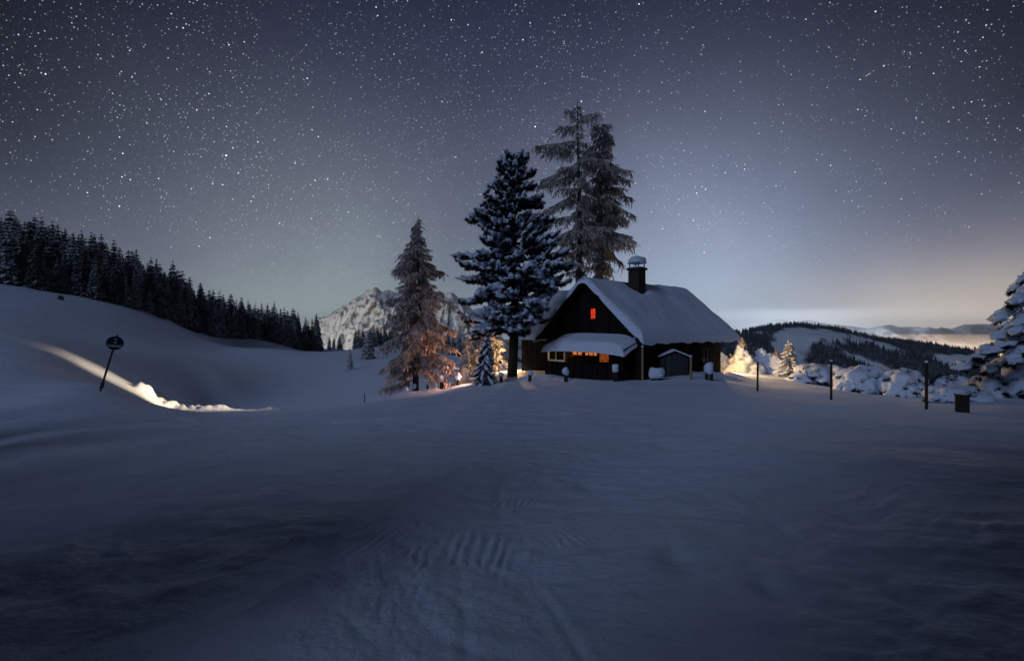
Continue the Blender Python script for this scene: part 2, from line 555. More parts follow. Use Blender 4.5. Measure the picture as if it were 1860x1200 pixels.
def ground_detail(x, y):
    r = np.hypot(x, y)
    fade = 1 - smooth(r, 45, 90)
    h = 0.07 * fbm(x * 0.16, y * 0.42, 0, 3, 3) * smooth(r, 4, 12)
    h += 0.028 * fbm(x * 0.8, y * 1.5, 0, 9, 3) * smooth(r, 2, 6) * (1 - smooth(r, 18, 30))
    # drifts with a soft step, right of the middle
    for yy, sl, am in ((6.6, 0.10, 0.05), (9.2, 0.22, 0.06), (12.5, 0.12, 0.07)):
        w = y - (yy - sl * (x - 4) + 0.35 * vnoise(x * 0.5, yy, 0, 4))
        h += am * smooth(w, -0.5, 0.12) * (1 - smooth(w, 0.2, 2.4)) * smooth(x, -0.5, 4)
    # groomer ribs just ahead of the camera
    for yc, wd, x0, x1, sp, sk, am in ((3.9, 0.38, -2.4, -0.6, 0.09, 0.5, 0.021), (3.55, 0.42, -0.95, 0.35, 0.098, 0.12, 0.018), (3.8, 0.22, 0.1, 1.0, 0.075, -0.35, 0.013), (3.18, 0.22, -1.85, -0.35, 0.105, 0.95, 0.019), (4.7, 0.30, -0.9, 0.9, 0.085, 0.7, 0.010), (5.7, 0.5, -0.6, 1.3, 0.15, 1.2, 0.015)):
        ycx = yc - 0.06 * (x + 0.6) ** 2 + 0.12 * vnoise(x * 1.2, yc * 3, 0, 12)
        m = np.exp(-((y - ycx + 0.25 * vnoise(x * 3.5, yc, 0, 38)) / wd) ** 2) * smooth(x, x0, x0 + 0.35) * (1 - smooth(x, x1 - 0.5, x1))
        ph = (x - sk * (y - yc) + 0.10 * vnoise(x * 1.7, y * 2.6, 0, 21) + 0.03 * vnoise(x * 7, y * 3, 0, 22)) / sp
        s = np.sin(2 * math.pi * (ph + 0.5 * vnoise(x * 1.6, y * 0.8, 0, 35) + 0.18 * vnoise(x * 6, y * 3, 0, 36)))
        brk = np.clip(0.48 + 1.4 * vnoise(x * 2.1, y * 3.4, 0, 31) + 0.5 * vnoise(x * 9, y * 2.2, 0, 33), 0.0, 1.25)
        h += am * m * (np.abs(s) ** 0.7 * np.sign(s) * 0.6 + 0.2) * brk
    # ski and sled tracks
    for a, c, wdt, dp in (((-0.5, 8.0), (0.35, 2.2), 0.05, 0.018), ((0.2, 3.6), (0.75, 2.0), 0.03, 0.02), ((0.5, 4.0), (1.05, 2.6), 0.03, 0.014), ((-0.2, 3.4), (0.1, 1.9), 0.03, 0.014),
                          ((-6, 11), (-0.5, 5.2), 0.12, 0.02), ((-7, 9.5), (1.0, 5.6), 0.10, 0.018), ((1.2, 14), (3.2, 5.0), 0.16, 0.025), ((1.9, 14), (4.2, 5.0), 0.16, 0.02)):
        e, t = seg_dist(x + 0.3 * vnoise(y * 0.5, a[0], 0, 5), y, [a, c])
        h += 0.5 * dp * np.clip(0.6 + 1.2 * vnoise(x * 0.8, y * 0.8, 0, 37), 0.1, 1.3) * (-np.exp(-(e / wdt) ** 2) + 0.6 * np.exp(-((e - 2.2 * wdt) / wdt) ** 2)) * smooth(t, 0, 0.15) * (1 - smooth(t, 0.8, 1))
    # crust, wind ripples and soft lumps close by
    near_ = smooth(r, 1.5, 3) * (1 - smooth(r, 14, 26))
    wx_, wy_ = x + 0.5 * vnoise(x * 0.6, y * 0.6, 0, 43), y + 0.5 * vnoise(x * 0.6, y * 0.6, 0, 44)
    h += near_ * 0.022 * np.abs(fbm(wx_ * 1.5, wy_ * 2.6, 0, 45, 3)) * np.clip(0.6 + vnoise(x * 0.3, y * 0.35, 0, 46), 0, 1.4)
    h += near_ * 0.006 * fbm(wx_ * 6, wy_ * 9, 0, 47, 3)
    # trampled left foreground
    m = smooth(-x, 1.5, 3.5) * (1 - smooth(r, 5.5, 9))
    h += m * 0.028 * fbm(x * 1.9, y * 1.9, 0, 41, 4)
    for cx, cy, rr in ((1.28, 3.5, 0.16), (1.75, 3.1, 0.12), (2.6, 3.0, 0.12), (-2.6, 3.4, 0.2), (0.9, 5.4, 0.14), (3.3, 4.4, 0.15)):
        h -= 0.05 * np.exp(-(((x - cx) / rr) ** 2 + ((y - cy) / (rr * 1.5)) ** 2))
    # the ploughed bank on the left, its far edge, and the lips of the brow
    e, t = seg_dist(x, y, BANK)
    k = np.exp(-(e / 0.85) ** 2)
    h += k * smooth(t, 0.0, 0.12) * (1 - 0.6 * smooth(t, 0.75, 1)) * (0.60 + 0.20 * fbm(x * 1.1, y * 1.1, 0, 51, 2) + 0.16 * fbm(x * 3.2, y * 3.2, 0, 53, 3, 0.6))
    e2, t2 = seg_dist(x, y, EDGE)
    trough = np.exp(-(((e - 2.8) / 2.0) ** 2)) * (y > 33) * (x > -32) * (1 - smooth(t, 0.9, 1.0)) * smooth(t, 0.1, 0.4)
    h -= 0.55 * trough
    h += np.exp(-(e2 / 0.5) ** 2) * smooth(t2, 0, 0.3) * (1 - 0.7 * smooth(t2, 0.8, 1)) * (0.42 + 0.25 * fbm(x * 0.9, y * 0.9, 0, 61, 3))
    e3, t3 = seg_dist(x, y, LIP)
    h += np.exp(-(e3 / 0.45) ** 2) * 0.22 * (1 - smooth(t3, 0.7, 1)) * (1 + 0.5 * vnoise(x * 2.5, y * 2.5, 0, 7))
    e4, t4 = seg_dist(x, y, LIP2)
    h += np.exp(-(e4 / 0.4) ** 2) * 0.16 * smooth(t4, 0, 0.3) * (1 - smooth(t4, 0.85, 1)) * (1 + 0.6 * vnoise(x * 2.5, y * 2.5, 0, 8))
    # snow thrown up round the house and the trees
    hx, hy = (x - G0[0]) * EU[0] + (y - G0[1]) * EU[1], (x - G0[0]) * EV[0] + (y - G0[1]) * EV[1]
    m = np.exp(-((hx - 5.2) / 0.9) ** 2) * smooth(hy, 1.5, 3) * (1 - smooth(hy, 9.5, 11.5))
    h += 0.22 * m * (1 + 0.7 * vnoise(hx * 0.8, hy * 0.8, 0, 14))
    m = np.exp(-((y - 28.5) / 3) ** 2) * smooth(x, -3, 0) * (1 - smooth(x, 3, 5))
    h += 0.10 * m * fbm(x * 1.3, y * 1.3, 0, 15, 3)
    h += fade * 0.02 * fbm(x * 0.5, y * 0.5, 0, 16, 2) * smooth(r, 8, 14)
    # gentle unevenness far off
    h += smooth(r, 60, 160) * 0.5 * fbm(x * 0.03, y * 0.03, 0, 23, 4)
    h += smooth(r, 800, 3000) * 60 * fbm(x * 0.0008, y * 0.0008, 0, 25, 5)
    return h * 1.0


def ground_z(x, y):
    return float(ground_base([x], [y])[0] + ground_detail(np.array([x], float), np.array([y], float))[0])


ang = np.concatenate([np.linspace(-52, 52, 640), np.linspace(53.5, 306.5, 130)])
rad = np.concatenate([np.geomspace(0.8, 60, 520), np.geomspace(60, 15000, 181)[1:]])
AA, RR = np.meshgrid(np.radians(ang), rad)
GX, GY = RR * np.sin(AA), RR * np.cos(AA)
GZ = ground_base(GX, GY) + ground_detail(GX.ravel(), GY.ravel())
GZ = GZ.reshape(GX.shape)

mg, q, p = material('ground_snow', (0.66, 0.755, 0.94), 0.62)
pos = q.n('ShaderNodeNewGeometry').outputs['Position']
n1 = q.n('ShaderNodeTexNoise', {'Vector': q.vm('MULTIPLY', pos, (1.0, 2.2, 1.0)), 'Scale': 1.6, 'Detail': 7.0, 'Roughness': 0.6}).outputs[0]
n2 = q.n('ShaderNodeTexNoise', {'Vector': pos, 'Scale': 22.0, 'Detail': 4.0, 'Roughness': 0.6}).outputs[0]
n3 = q.n('ShaderNodeTexNoise', {'Vector': pos, 'Scale': 90.0, 'Detail': 3.0, 'Roughness': 0.7}).outputs[0]
hgt = q.m('ADD', q.m('ADD', n1, q.m('MULTIPLY', n2, 0.16)), q.m('MULTIPLY', n3, 0.06))
q.t.links.new(q.n('ShaderNodeBump', {'Height': hgt, 'Strength': 0.6, 'Distance': 0.10}).outputs[0], p.inputs['Normal'])
far = q.n('ShaderNodeTexNoise', {'Vector': pos, 'Scale': 0.004, 'Detail': 6.0, 'Roughness': 0.6}).outputs[0]
rr_ = q.vm('LENGTH', pos)
woods = q.m('MULTIPLY', q.mr(rr_, 420, 700, 0, 1), q.mr(far, 0.38, 0.5, 0, 1))
cvar = q.mix(q.mr(n1, 0.3, 0.7, 0, 1), (0.61, 0.705, 0.91, 1), (0.68, 0.77, 0.955, 1))
q.t.links.new(q.mix(woods, cvar, (0.02, 0.024, 0.026, 1)), p.inputs['Base Color'])
tag(grid_mesh('ground', GX, GY, GZ, mg, closed_cols=True), 'deep blue night snow with groomer ribs and soft tracks', kind='structure')


# ------------------------------------------------------------------ mountains and hills
def heightfield(name, label, x0, x1, y0, y1, nx, ny, fn, mat):
    xs, ys = np.linspace(x0, x1, nx), np.linspace(y0, y1, ny)
    X, Y = np.meshgrid(xs, ys)
    return tag(grid_mesh(name, X, Y, fn(X, Y), mat), label, kind='structure')


def ridge_line(pts, Y):
    xs = np.array([(a - 930) / F * Y for a, _ in pts]); zs = np.array([(600 - c) / F * Y for _, c in pts])
    return lambda X: np.interp(X, xs, zs)


def ridged(x, y, seed, octv=6):
    a, f, out = 1.0, 1.0, 0
    for i in range(octv):
        out = out + a * (1 - 2 * np.abs(vnoise(x * f + 3.1 * i, y * f + 7.7 * i, 0, seed + i)))
        a *= 0.52
        f *= 2.1
    return out


mm, q, p = material('rocky_mountain', (0.6, 0.6, 0.6), 0.8)
g = q.n('ShaderNodeNewGeometry')
nz_ = q.n('ShaderNodeSeparateXYZ', {0: g.outputs['Normal']}).outputs[2]
a1 = q.n('ShaderNodeTexNoise', {'Vector': g.outputs['Position'], 'Scale': 0.022, 'Detail': 8.0, 'Roughness': 0.72}).outputs[0]
rockf = q.mr(q.m('ADD', nz_, q.mr(a1, 0.3, 0.7, -0.32, 0.32)), 0.30, 0.50, 0, 1)
q.t.links.new(q.mix(rockf, (0.16, 0.145, 0.125, 1), (0.80, 0.80, 0.80, 1)), p.inputs['Base Color'])
q.t.links.new(q.n('ShaderNodeBump', {'Height': a1, 'Strength': 0.9, 'Distance': 12.0}).outputs[0], p.inputs['Normal'])
YM = 2400.0
rl = ridge_line([(430, 690), (540, 625), (575, 588), (600, 578), (625, 560), (650, 540), (672, 526), (684, 520), (700, 524), (720, 535), (745, 548), (770, 536), (800, 528), (822, 524), (846, 545),
                 (870, 575), (900, 600), (960, 640), (1040, 690)], YM)


def fm(X, Y):
    prof = np.exp(-(np.abs(Y - YM) / 460) ** 1.25)
    zz = rl(X + 10 * vnoise(X * 0.02, Y * 0.01, 0, 4)) + 330
    zz = zz * prof - 330
    fall = smooth(np.abs(Y - YM), 0, 180)
    return zz + prof * (30 + 55 * fall) * (ridged(X * 0.007, Y * 0.0055, 71) - 0.55) * 0.8 + 6 * fbm(X * 0.05, Y * 0.05, 0, 77, 3)


heightfield('mountain', 'craggy snow covered rock mountain beyond the valley', -1500, 400, YM - 1300, YM + 900, 420, 300, fm, mm)

# dark wooded hill on the right, with open snow near its top
YH = 1300.0
hl = ridge_line([(1150, 690), (1230, 655), (1290, 622), (1325, 609), (1360, 604), (1400, 596), (1440, 592), (1470, 594), (1500, 598), (1540, 607), (1575, 617), (1610, 620), (1650, 624), (1700, 637),
                 (1745, 648), (1800, 662), (1900, 690), (2100, 720)], YH)


def fh(X, Y):
    prof = np.exp(-((Y - YH) / 420) ** 2)
    s = (hl(X) + 260) * prof - 260
    return s + prof * smooth(np.abs(Y - YH), 10, 200) * 18 * fbm(X * 0.006, Y * 0.006, 0, 81, 4)


def clearing(X, Y):
    """1 where the hill carries open snow."""
    s = 620 + 0 * X
    px = X / Y * F + 930
    c = 1.0 * np.exp(-(((X - 800) / 130) ** 2 + ((Y - 1205) / 75) ** 2) ** 1.0)
    c2 = np.exp(-(((X - 640 - (Y - 1000) * 0.3) / 26) ** 2)) * smooth(Y, 850, 930) * (1 - smooth(Y, 1150, 1230))
    c3 = np.exp(-(((X - 850 + (Y - 1000) * 0.35) / 22) ** 2)) * smooth(Y, 760, 840) * (1 - smooth(Y, 1060, 1150))
    c4 = np.exp(-(((X - 1010) / 85) ** 2 + ((Y - 905) / 42) ** 2) ** 1.5)
    c5 = np.exp(-(((X - 1120) / 110) ** 2 + ((Y - 1120) / 30) ** 2) ** 1.5)
    return np.clip(c + c2 + c3 + c4 + c5 + 0.34 * fbm(X * 0.022, Y * 0.011, 0, 91, 5, 0.62), 0, 1)


hx_, hy_ = np.meshgrid(np.linspace(250, 1900, 320), np.linspace(650, 2000, 220))
hz_ = fh(hx_, hy_)
mh, q, p = material('hill_snow_and_undergrowth', (0.7, 0.75, 0.8), 0.8)
at = q.n('ShaderNodeAttribute', attribute_name='open_snow').outputs['Fac']
q.t.links.new(q.mix(at, (0.14, 0.16, 0.19, 1), (0.70, 0.77, 0.86, 1)), p.inputs['Base Color'])
hill = tag(grid_mesh('hill', hx_, hy_, hz_, mh), 'wooded hill with open snow near its top', kind='structure')
ca = hill.data.attributes.new('open_snow', 'FLOAT', 'POINT')
ca.data.foreach_set('value', smooth(clearing(hx_, hy_), 0.35, 0.6).ravel().astype(np.float32))

# its far-off forest reads as one mass: thousands of small firs in one object
k = 27000
tx, ty = nr.uniform(330, 1850, k), nr.uniform(680, 1340, k)
keep = clearing(tx, ty) < 0.42 - 0.12 * nr.random(k)
tx, ty = tx[keep], ty[keep]
tz = fh(tx, ty)
n = len(tx)
hh = nr.uniform(8, 17, n); rw = hh * nr.uniform(0.16, 0.24, n)
an = nr.uniform(0, 6.28, n)
vv = []
for j in range(4):
    vv.append(np.stack([tx + rw * np.cos(an + j * 1.5708), ty + rw * np.sin(an + j * 1.5708), tz - 0.5 + hh * 0.06], -1))
vv.append(np.stack([tx, ty, tz + hh], -1))
vv = np.stack(vv, 1).reshape(-1, 3)
fb = MB()
fb.add(vv, [(5 * i + j, 5 * i + (j + 1) % 4, 5 * i + 4) for i in range(n) for j in range(4)])
M['far_firs'] = mat_noise('far_firs', (0.022, 0.027, 0.036), (0.15, 0.175, 0.215), 0.06, 0.9, bump=0, lo=0.4, hi=0.75)
tag(fb.build('forest', M['far_firs']), 'dark far-off conifer forest on the hill', kind='stuff')

# snow mountains on the horizon
ms, q, p = material('far_snow_mountain', (0.7, 0.72, 0.75), 0.8)
g = q.n('ShaderNodeNewGeometry')
a1 = q.n('ShaderNodeTexNoise', {'Vector': g.outputs['Position'], 'Scale': 0.003, 'Detail': 8.0, 'Roughness': 0.7}).outputs[0]
nz_ = q.n('ShaderNodeSeparateXYZ', {0: g.outputs['Normal']}).outputs[2]
q.t.links.new(q.mix(q.mr(q.m('ADD', nz_, a1), 1.15, 1.5, 0, 1), (0.14, 0.14, 0.15, 1), (0.78, 0.80, 0.84, 1)), p.inputs['Base Color'])


def far_range(pts, Y, depth, label, seed, floor=-520):
    rlf = ridge_line(pts, Y)
    x0, x1 = (pts[0][0] - 930) / F * Y, (pts[-1][0] - 930) / F * Y

    def fn(X, Yy):
        prof = np.exp(-(np.abs(Yy - Y) / depth) ** 1.4)
        return (rlf(X) - floor) * prof + floor + prof * smooth(np.abs(Yy - Y), 0, depth * 0.6) * 0.03 * Y * (ridged(X * 9 / Y, Yy * 7 / Y, seed, 5) - 0.5)
    heightfield('mountain', label, x0, x1, Y - depth * 2.2, Y + depth * 2.2, 260, 150, fn, ms)


far_range([(1120, 660), (1230, 640), (1300, 622), (1352, 601), (1385, 589), (1416, 580), (1440, 586), (1462, 581), (1480, 583), (1500, 587), (1520, 589), (1545, 592), (1580, 597), (1620, 604), (1700, 625), (1800, 650)], 9000, 900,
          'pale snow mountains on the horizon beyond the wooded hill', 101)
far_range([(1380, 660), (1480, 625), (1540, 603), (1575, 597), (1600, 592), (1617, 589), (1632, 594), (1655, 593), (1690, 600), (1718, 603), (1735, 595), (1752, 589), (1775, 588), (1800, 588), (1830, 590), (1862, 592), (1920, 600), (2050, 630)], 7600, 800,
          'hazy snow range above the glowing valley mist', 113)


# ------------------------------------------------------------------ forest spruces (shared meshes)
def spruce_meshes(seed, H=17.0, tiers=17, width=0.155):
    rg = np.random.default_rng(seed)
    mb = MB()
    for t in range(tiers):
        u = (t + 0.5 + rg.uniform(-0.2, 0.2)) / tiers
        zc_ = H * (0.06 + 0.93 * u)
        rr = H * width * 1.12 * (1 - u) ** 0.62 + 0.10
        nf = max(6, int(13 - 6 * u))
        off = rg.uniform(0, 6.28)
        for i in range(nf):
            a = off + 6.283 * i / nf + rg.uniform(-0.2, 0.2)
            L = rr * rg.uniform(0.72, 1.2)
            dr = L * rg.uniform(0.35, 0.75)
            w = L * rg.uniform(0.26, 0.4)
            ca_, sa_ = math.cos(a), math.sin(a)
            pt = lambda rd, sd, hz: (rd * ca_ - sd * sa_, rd * sa_ + sd * ca_, zc_ + hz)
            v = [pt(0.02, 0, 0.25), pt(L * 0.5, w, -dr * 0.42), pt(L * 0.5, -w, -dr * 0.42), pt(L * 0.5, 0, -dr * 0.12), pt(L, 0, -dr * 0.8),
                 pt(L * 0.82, w * 0.9, -dr * 1.25), pt(L * 0.82, -w * 0.9, -dr * 1.25)]
            mb.add(v, [(0, 3, 1), (0, 2, 3), (3, 4, 5, 1), (3, 2, 6, 4)])
    mb.tube([(0, 0, H * 0.9), (0, 0, H * 0.995)], [0.09, 0.02], 3)
    tr = MB()
    tr.tube([(0, 0, -1.5), (0, 0, H * 0.3), (0, 0, H * 0.93)], [0.24, 0.18, 0.03], 6)
    return mb, tr


SPR = []
for i in range(6):
    mb, tr = spruce_meshes(200 + i, width=(0.13, 0.15, 0.165, 0.14, 0.175, 0.12)[i], tiers=(18, 17, 16, 20, 17, 19)[i])
    root = bpy.data.objects.new('spruce_tree', None)
    col.objects.link(root)
    cr = mb.build('crown', M['spruce'], root)
    tk = tr.build('trunk', M['bark'], root)
    SPR.append(root)
used = set()


def spruce(X, Y, s, label, group, var=None, dz=0.0, mat=None, cat='tree', wide=1.0):
    i = nr.integers(len(SPR)) if var is None else var
    if i in used:
        o = copy_tree(SPR[i])
    else:
        o = SPR[i]
        used.add(i)
    o.location = (X, Y, ground_z(X, Y) + dz)
    o.rotation_euler = (nr.normal() * 0.015, nr.normal() * 0.015, nr.uniform(0, 6.28))
    o.scale = (s * wide, s * wide, s)
    tag(o, label, cat, group)
    if mat:
        for ch in o.children:
            if ch.name.startswith('crown'):
                ch.data = ch.data.copy()
                ch.data.materials[0] = mat
    return o


# forest on the left slope: the edge runs (0,512) .. (570,640), five ragged rows deep
edge = [(-40, 122, 505), (0, 125, 512), (110, 130, 530), (200, 138, 547), (300, 152, 580), (330, 160, 594), (400, 188, 614), (470, 218, 616), (520, 238, 630), (572, 258, 640)]
epx = np.array([e[0] for e in edge]); eY = np.array([e[1] for e in edge])
FL = 'snow dusted dark spruce in the dense forest on the left slope'
FG = 'spruces of the forest on the left slope'
cnt = 0
for row, (dY, sz, n) in enumerate(((0, 0.92, 62), (5, 1.0, 60), (11, 1.04, 54), (19, 1.05, 46), (29, 1.05, 36))):
    for i in range(n):
        px = -30 + 610 * ((i + 0.5 + nr.uniform(-0.35, 0.35)) / n)
        Y = float(np.interp(px, epx, eY)) + dY + nr.uniform(-2.0, 3.0)
        s = sz * nr.uniform(0.66, 1.14)
        if row == 0 and nr.random() < 0.25:
            s *= 0.72
        s *= 1.0 + 0.18 * max(0, (px - 430) / 150) if row else 1.0
        spruce((px - 930) / F * Y, Y, s, FL, FG, wide=nr.uniform(0.85, 1.3))
        cnt += 1

# dark clump at the head of the valley
VL = 'dark spruce in the clump at the head of the valley'
VG = 'spruces at the head of the valley'
for px, top, Y in ((598, 608, 300), (606, 612, 320), (617, 606, 310), (646, 596, 330), (652, 590, 325), (659, 594, 340), (671, 592, 335), (678, 595, 320), (685, 588, 330), (692, 592, 340),
                   (699, 590, 325), (706, 594, 335), (713, 588, 330), (720, 593, 320), (800, 600, 300), (812, 596, 310), (824, 602, 300), (834, 598, 290), (842, 606, 300), (790, 604, 310)):
    X = (px - 930) / F * Y
    z0 = ground_z(X, Y)
    spruce(X, Y, max(4, ((600 - top) / F * Y - z0)) / 17.2, VL, VG, wide=1.15)
X, Y = (668 - 930) / F * 128, 128.0
spruce(X, Y, ((600 - 600) / F * Y - ground_z(X, Y)) / 17.2, 'pale frosted spruce standing alone on the snow below the valley clump', None, 1, mat=M['spruce_frost'], wide=1.7)
X, Y = (635 - 930) / F * 95, 95.0
spruce(X, Y, ((600 - 630) / F * Y - ground_z(X, Y)) / 17.2, 'thin grey sapling alone on the open snow slope', None, 5, mat=M['spruce_frost'], wide=1.3)

# unseen spruces added behind the camera, shading the near snow like lens falloff
BL = 'added dark spruce behind the photographer that shades the near snow'
wood = [(-13.8, 3.5, 7.5), (-12.2, -0.5, 9), (-15.5, 0.5, 9), (-10.6, -3.2, 10), (-17.5, 5, 8), (-14, -4, 11), (-18, -3, 11), (-20.5, 3, 9), (-24, 6, 9), (-22, -2, 12), (-12, -7, 12), (-16.5, -8, 12), (-26, 0, 12), (-21, -8, 13),
        (-3.0, -5.4, 11), (-0.6, -4.2, 11), (2.2, -3.6, 12), (4.8, -3.0, 12), (7.4, -2.4, 13), (10.5, -2.0, 13), (14, -1.5, 13), (18, -1, 13), (-2.0, -8.5, 14), (1.2, -8, 15), (4.5, -7.5, 15), (8, -7, 15), (12, -6.5, 16), (16, -6, 16),
        (0, -13, 17), (4.5, -12.5, 17), (9, -12, 18), (14, -11.5, 18), (22, -4, 14), (20, -10, 17), (-9.6, -4.0, 8.5), (-12.6, -7.6, 11), (-2.2, -4.1, 12), (0.9, -2.9, 11), (3.4, -2.6, 11), (6.2, -2.2, 12), (-6.0, -1.6, 6.5), (-7.5, -1.5, 7), (1.4, -9.5, 25), (4.2, -10, 25), (-0.4, -10.5, 25)]
for X, yw, H in wood:
    H *= 0.82 if X < -8 else 1.0
    spruce(X + nr.normal() * 0.3, yw + nr.normal() * 0.3, H / 17, BL, 'added spruces behind the photographer', wide=1.5 if H < 16 else 1.1)

# ------------------------------------------------------------------ the house
H_ROT = math.atan2(EU[1], EU[0])
house = empty('timber_house', G0, 'dark timber alpine hut with deep snow on its steep gabled roof', 'house', rot=(0, 0, H_ROT))
HALF, EAVE_Z, PITCH, LEN = 3.95, 2.36, 0.92, 10.4
roof_z = lambda u: EAVE_Z + (4.35 - abs(u)) * PITCH


def wall_poly(mb, pts2, axis, pos, thick):
    """An upright wall: outline in (along, z), extruded by thick. axis 'x': along x at y=pos; 'y': along y at x=pos."""
    n = len(pts2)
    v = []
    for o in (0, thick):
        for a, zz in pts2:
            v.append((a, pos + o, zz) if axis == 'x' else (pos + o, a, zz))
    mb.add(v, [tuple(range(n)), tuple(range(2 * n - 1, n - 1, -1))] + [(i, i + n, (i + 1) % n + n, (i + 1) % n) for i in range(n)])


def plank_wall(name, mb_wall, axis, pos, outward, a0, a1, z0, ztop, pitch=0.21, skip=()):
    w = mb_wall.build(name, M['wood'], house)
    n = int((a1 - a0) / pitch)
    for i in range(n):
        c = a0 + (i + 0.5) * (a1 - a0) / n
        if any(s0 < c < s1 for s0, s1 in skip):
            spans = [(z0, s[2]) for s in [(s0, s1, zz0) for (s0, s1), zz0 in skip.items() if s0 < c < s1]]
            spans += [(zz1, ztop(c)) for (s0, s1), zz1 in SKIP_TOP.items() if s0 < c < s1 and (s0, s1) in skip]
        else:
            spans = [(z0, ztop(c))]
        for s0, s1 in spans:
            if s1 - s0 < 0.1:
                continue
            pb = MB()
            th = 0.03 + 0.014 * nr.random()
            wd = (a1 - a0) / n - 0.02
            ctr = (c, pos + outward * th / 2, (s0 + s1) / 2) if axis == 'x' else (pos + outward * th / 2, c, (s0 + s1) / 2)
            pb.box(ctr, (wd, th, s1 - s0) if axis == 'x' else (th, wd, s1 - s0))
            pb.build('plank', M['wood'], w)
    return w


SKIP_TOP = {}
mb = MB()
wall_poly(mb, [(-HALF, -1.2), (HALF, -1.2), (HALF, roof_z(HALF) - 0.06), (0, roof_z(0) - 0.06), (-HALF, roof_z(HALF) - 0.06)], 'x', 0.0, 0.2)
sk = {(0.0, 0.62): 3.56, (-1.56, 0.72): 1.18, (0.78, 1.66): 0.2}
SKIP_TOP.update({(0.0, 0.62): 4.44, (-1.56, 0.72): 1.82, (0.78, 1.66): 1.85})
plank_wall('wall', mb, 'x', 0.0, -1, -HALF, HALF, -0.8, lambda c: roof_z(c) - 0.1, 0.22, sk)
mb = MB()
mb.box((HALF - 0.1, LEN / 2 + 0.1, (EAVE_Z - 1.2) / 2 + 0.15), (0.2, LEN - 0.2, EAVE_Z + 1.2 + 0.25))
sk = {(7.35, 8.65): 0.65}
SKIP_TOP[(7.35, 8.65)] = 1.72
plank_wall('wall', mb, 'y', HALF, 1, 0.05, LEN - 0.02, -0.8, lambda c: roof_z(HALF) - 0.06, 0.2, sk)
mb = MB()
wall_poly(mb, [(-HALF, -1.2), (HALF, -1.2), (HALF, roof_z(HALF) - 0.06), (0, roof_z(0) - 0.06), (-HALF, roof_z(HALF) - 0.06)], 'x', LEN - 0.2, 0.2)
mb.build('wall', M['wood'], house)
mb = MB()
mb.box((-HALF + 0.1, LEN / 2, 0.6), (0.2, LEN - 0.44, 3.6))
mb.build('wall', M['wood'], house)
# side wing, its ridge across the house
WV0, WV1, WU = 2.3, 10.0, -9.1
wing_z = lambda v: 2.36 + (3.85 + 0.35 - abs(v - (WV0 + WV1) / 2)) * 0.96
mb = MB()
mb.box(((WU - HALF) / 2, WV0 + 0.1, 0.6), (-WU - HALF - 0.01, 0.2, 3.9))
plank_wall('wall', mb, 'x', WV0, -1, WU, -HALF - 0.03, -0.8, lambda c: 2.5, 0.24)
mb = MB()
wall_poly(mb, [(WV0 + 0.21, -1.2), (WV1, -1.2), (WV1, 2.5), ((WV0 + WV1) / 2, wing_z((WV0 + WV1) / 2) - 0.08), (WV0 + 0.21, 2.5)], 'y', WU, 0.2)
mb.build('wall', M['wood'], house)


def roof_boards(name, prof, axis, a0, a1, thick=0.1):
    """Roof deck from a cross-section [(across, z)..] swept from a0 to a1."""
    mb = MB()
    n = len(prof)
    v = []
    for a in (a0, a1):
        for s, zz in prof:
            v.append((s, a, zz) if axis == 'y' else (a, s, zz))
        for s, zz in prof[::-1]:
            v.append((s, a, zz - thick) if axis == 'y' else (a, s, zz - thick))
    m2 = 2 * n
    mb.add(v, [tuple(range(m2)), tuple(range(2 * m2 - 1, m2 - 1, -1))] + [(i, i + m2, (i + 1) % m2 + m2, (i + 1) % m2) for i in range(m2)])
    return mb.build(name, M['wood'], house)


def snow_blanket(name, S, T, base, th, parent, edge=0.35, seed=1, amp=0.05, mat=None, closed=(1, 1, 1, 1), bulge=0.10):
    """Snow lying on a roof: a top skin that rounds over to the deck at its edges. base(s,t) -> xyz arrays on the deck."""
    SS, TT = np.meshgrid(S, T)
    X, Y, Z = base(SS, TT)
    ds0, ds1, dt0, dt1 = SS - S[0], S[-1] - SS, TT - T[0], T[-1] - TT
    e = np.ones_like(SS)
    for dd, on in zip((ds0, ds1, dt0, dt1), closed):
        if on:
            t = np.clip(dd / edge, 0, 1)
            e = np.minimum(e, np.sqrt(1 - (1 - t) ** 2))
    nz2 = fbm(SS * 0.55, TT * 0.55, 0, seed, 3)
    Zt = Z + th * e * (1 + amp * 3 * nz2) - 0.004
    # the edge hangs a little over the boards, unevenly
    low = (1 - np.clip(e * 1.6, 0, 1)) * (0.05 + bulge * np.abs(vnoise(SS * 1.1, TT * 1.1, 0, seed + 5)))
    Zt = Zt - low
    o = grid_mesh(name, X, Y, Zt, mat or M['roof_snow'])
    o.parent = parent
    return o


RV0, RV1 = -0.75, 12.6
prof = [(-4.35, EAVE_Z), (0, roof_z(0)), (4.35, EAVE_Z)]
rf = roof_boards('roof', prof, 'y', RV0, RV1)
blank = np.concatenate([np.linspace(-4.5, -4.1, 7), np.linspace(-4.0, 4.0, 61), np.linspace(4.1, 4.5, 7)])
tv = np.concatenate([RV0 - 0.1 + np.linspace(0, 0.4, 7), np.linspace(RV0 + 0.4, RV1 - 0.5, 70), RV1 + np.linspace(-0.4, 0.15, 7)])


def main_base(s, t):
    zz = EAVE_Z + (4.35 - np.sqrt(s * s + 0.10)) * PITCH
    sag = -0.10 * np.sin(np.clip((t - RV0) / (RV1 - RV0), 0, 1) * math.pi) * (1 - np.abs(s) / 4.5)
    back = 0 * -0.55 * smooth(t, RV1 - 2.6, RV1 + 0.15) ** 1.6 * (1 - 0.5 * np.abs(s) / 4.5)
    dent = -0.26 * np.exp(-(((s - 0.75) / 0.75) ** 2 + ((t - 4.3) / 0.75) ** 2) ** 2)
    return s, t, zz + sag + dent


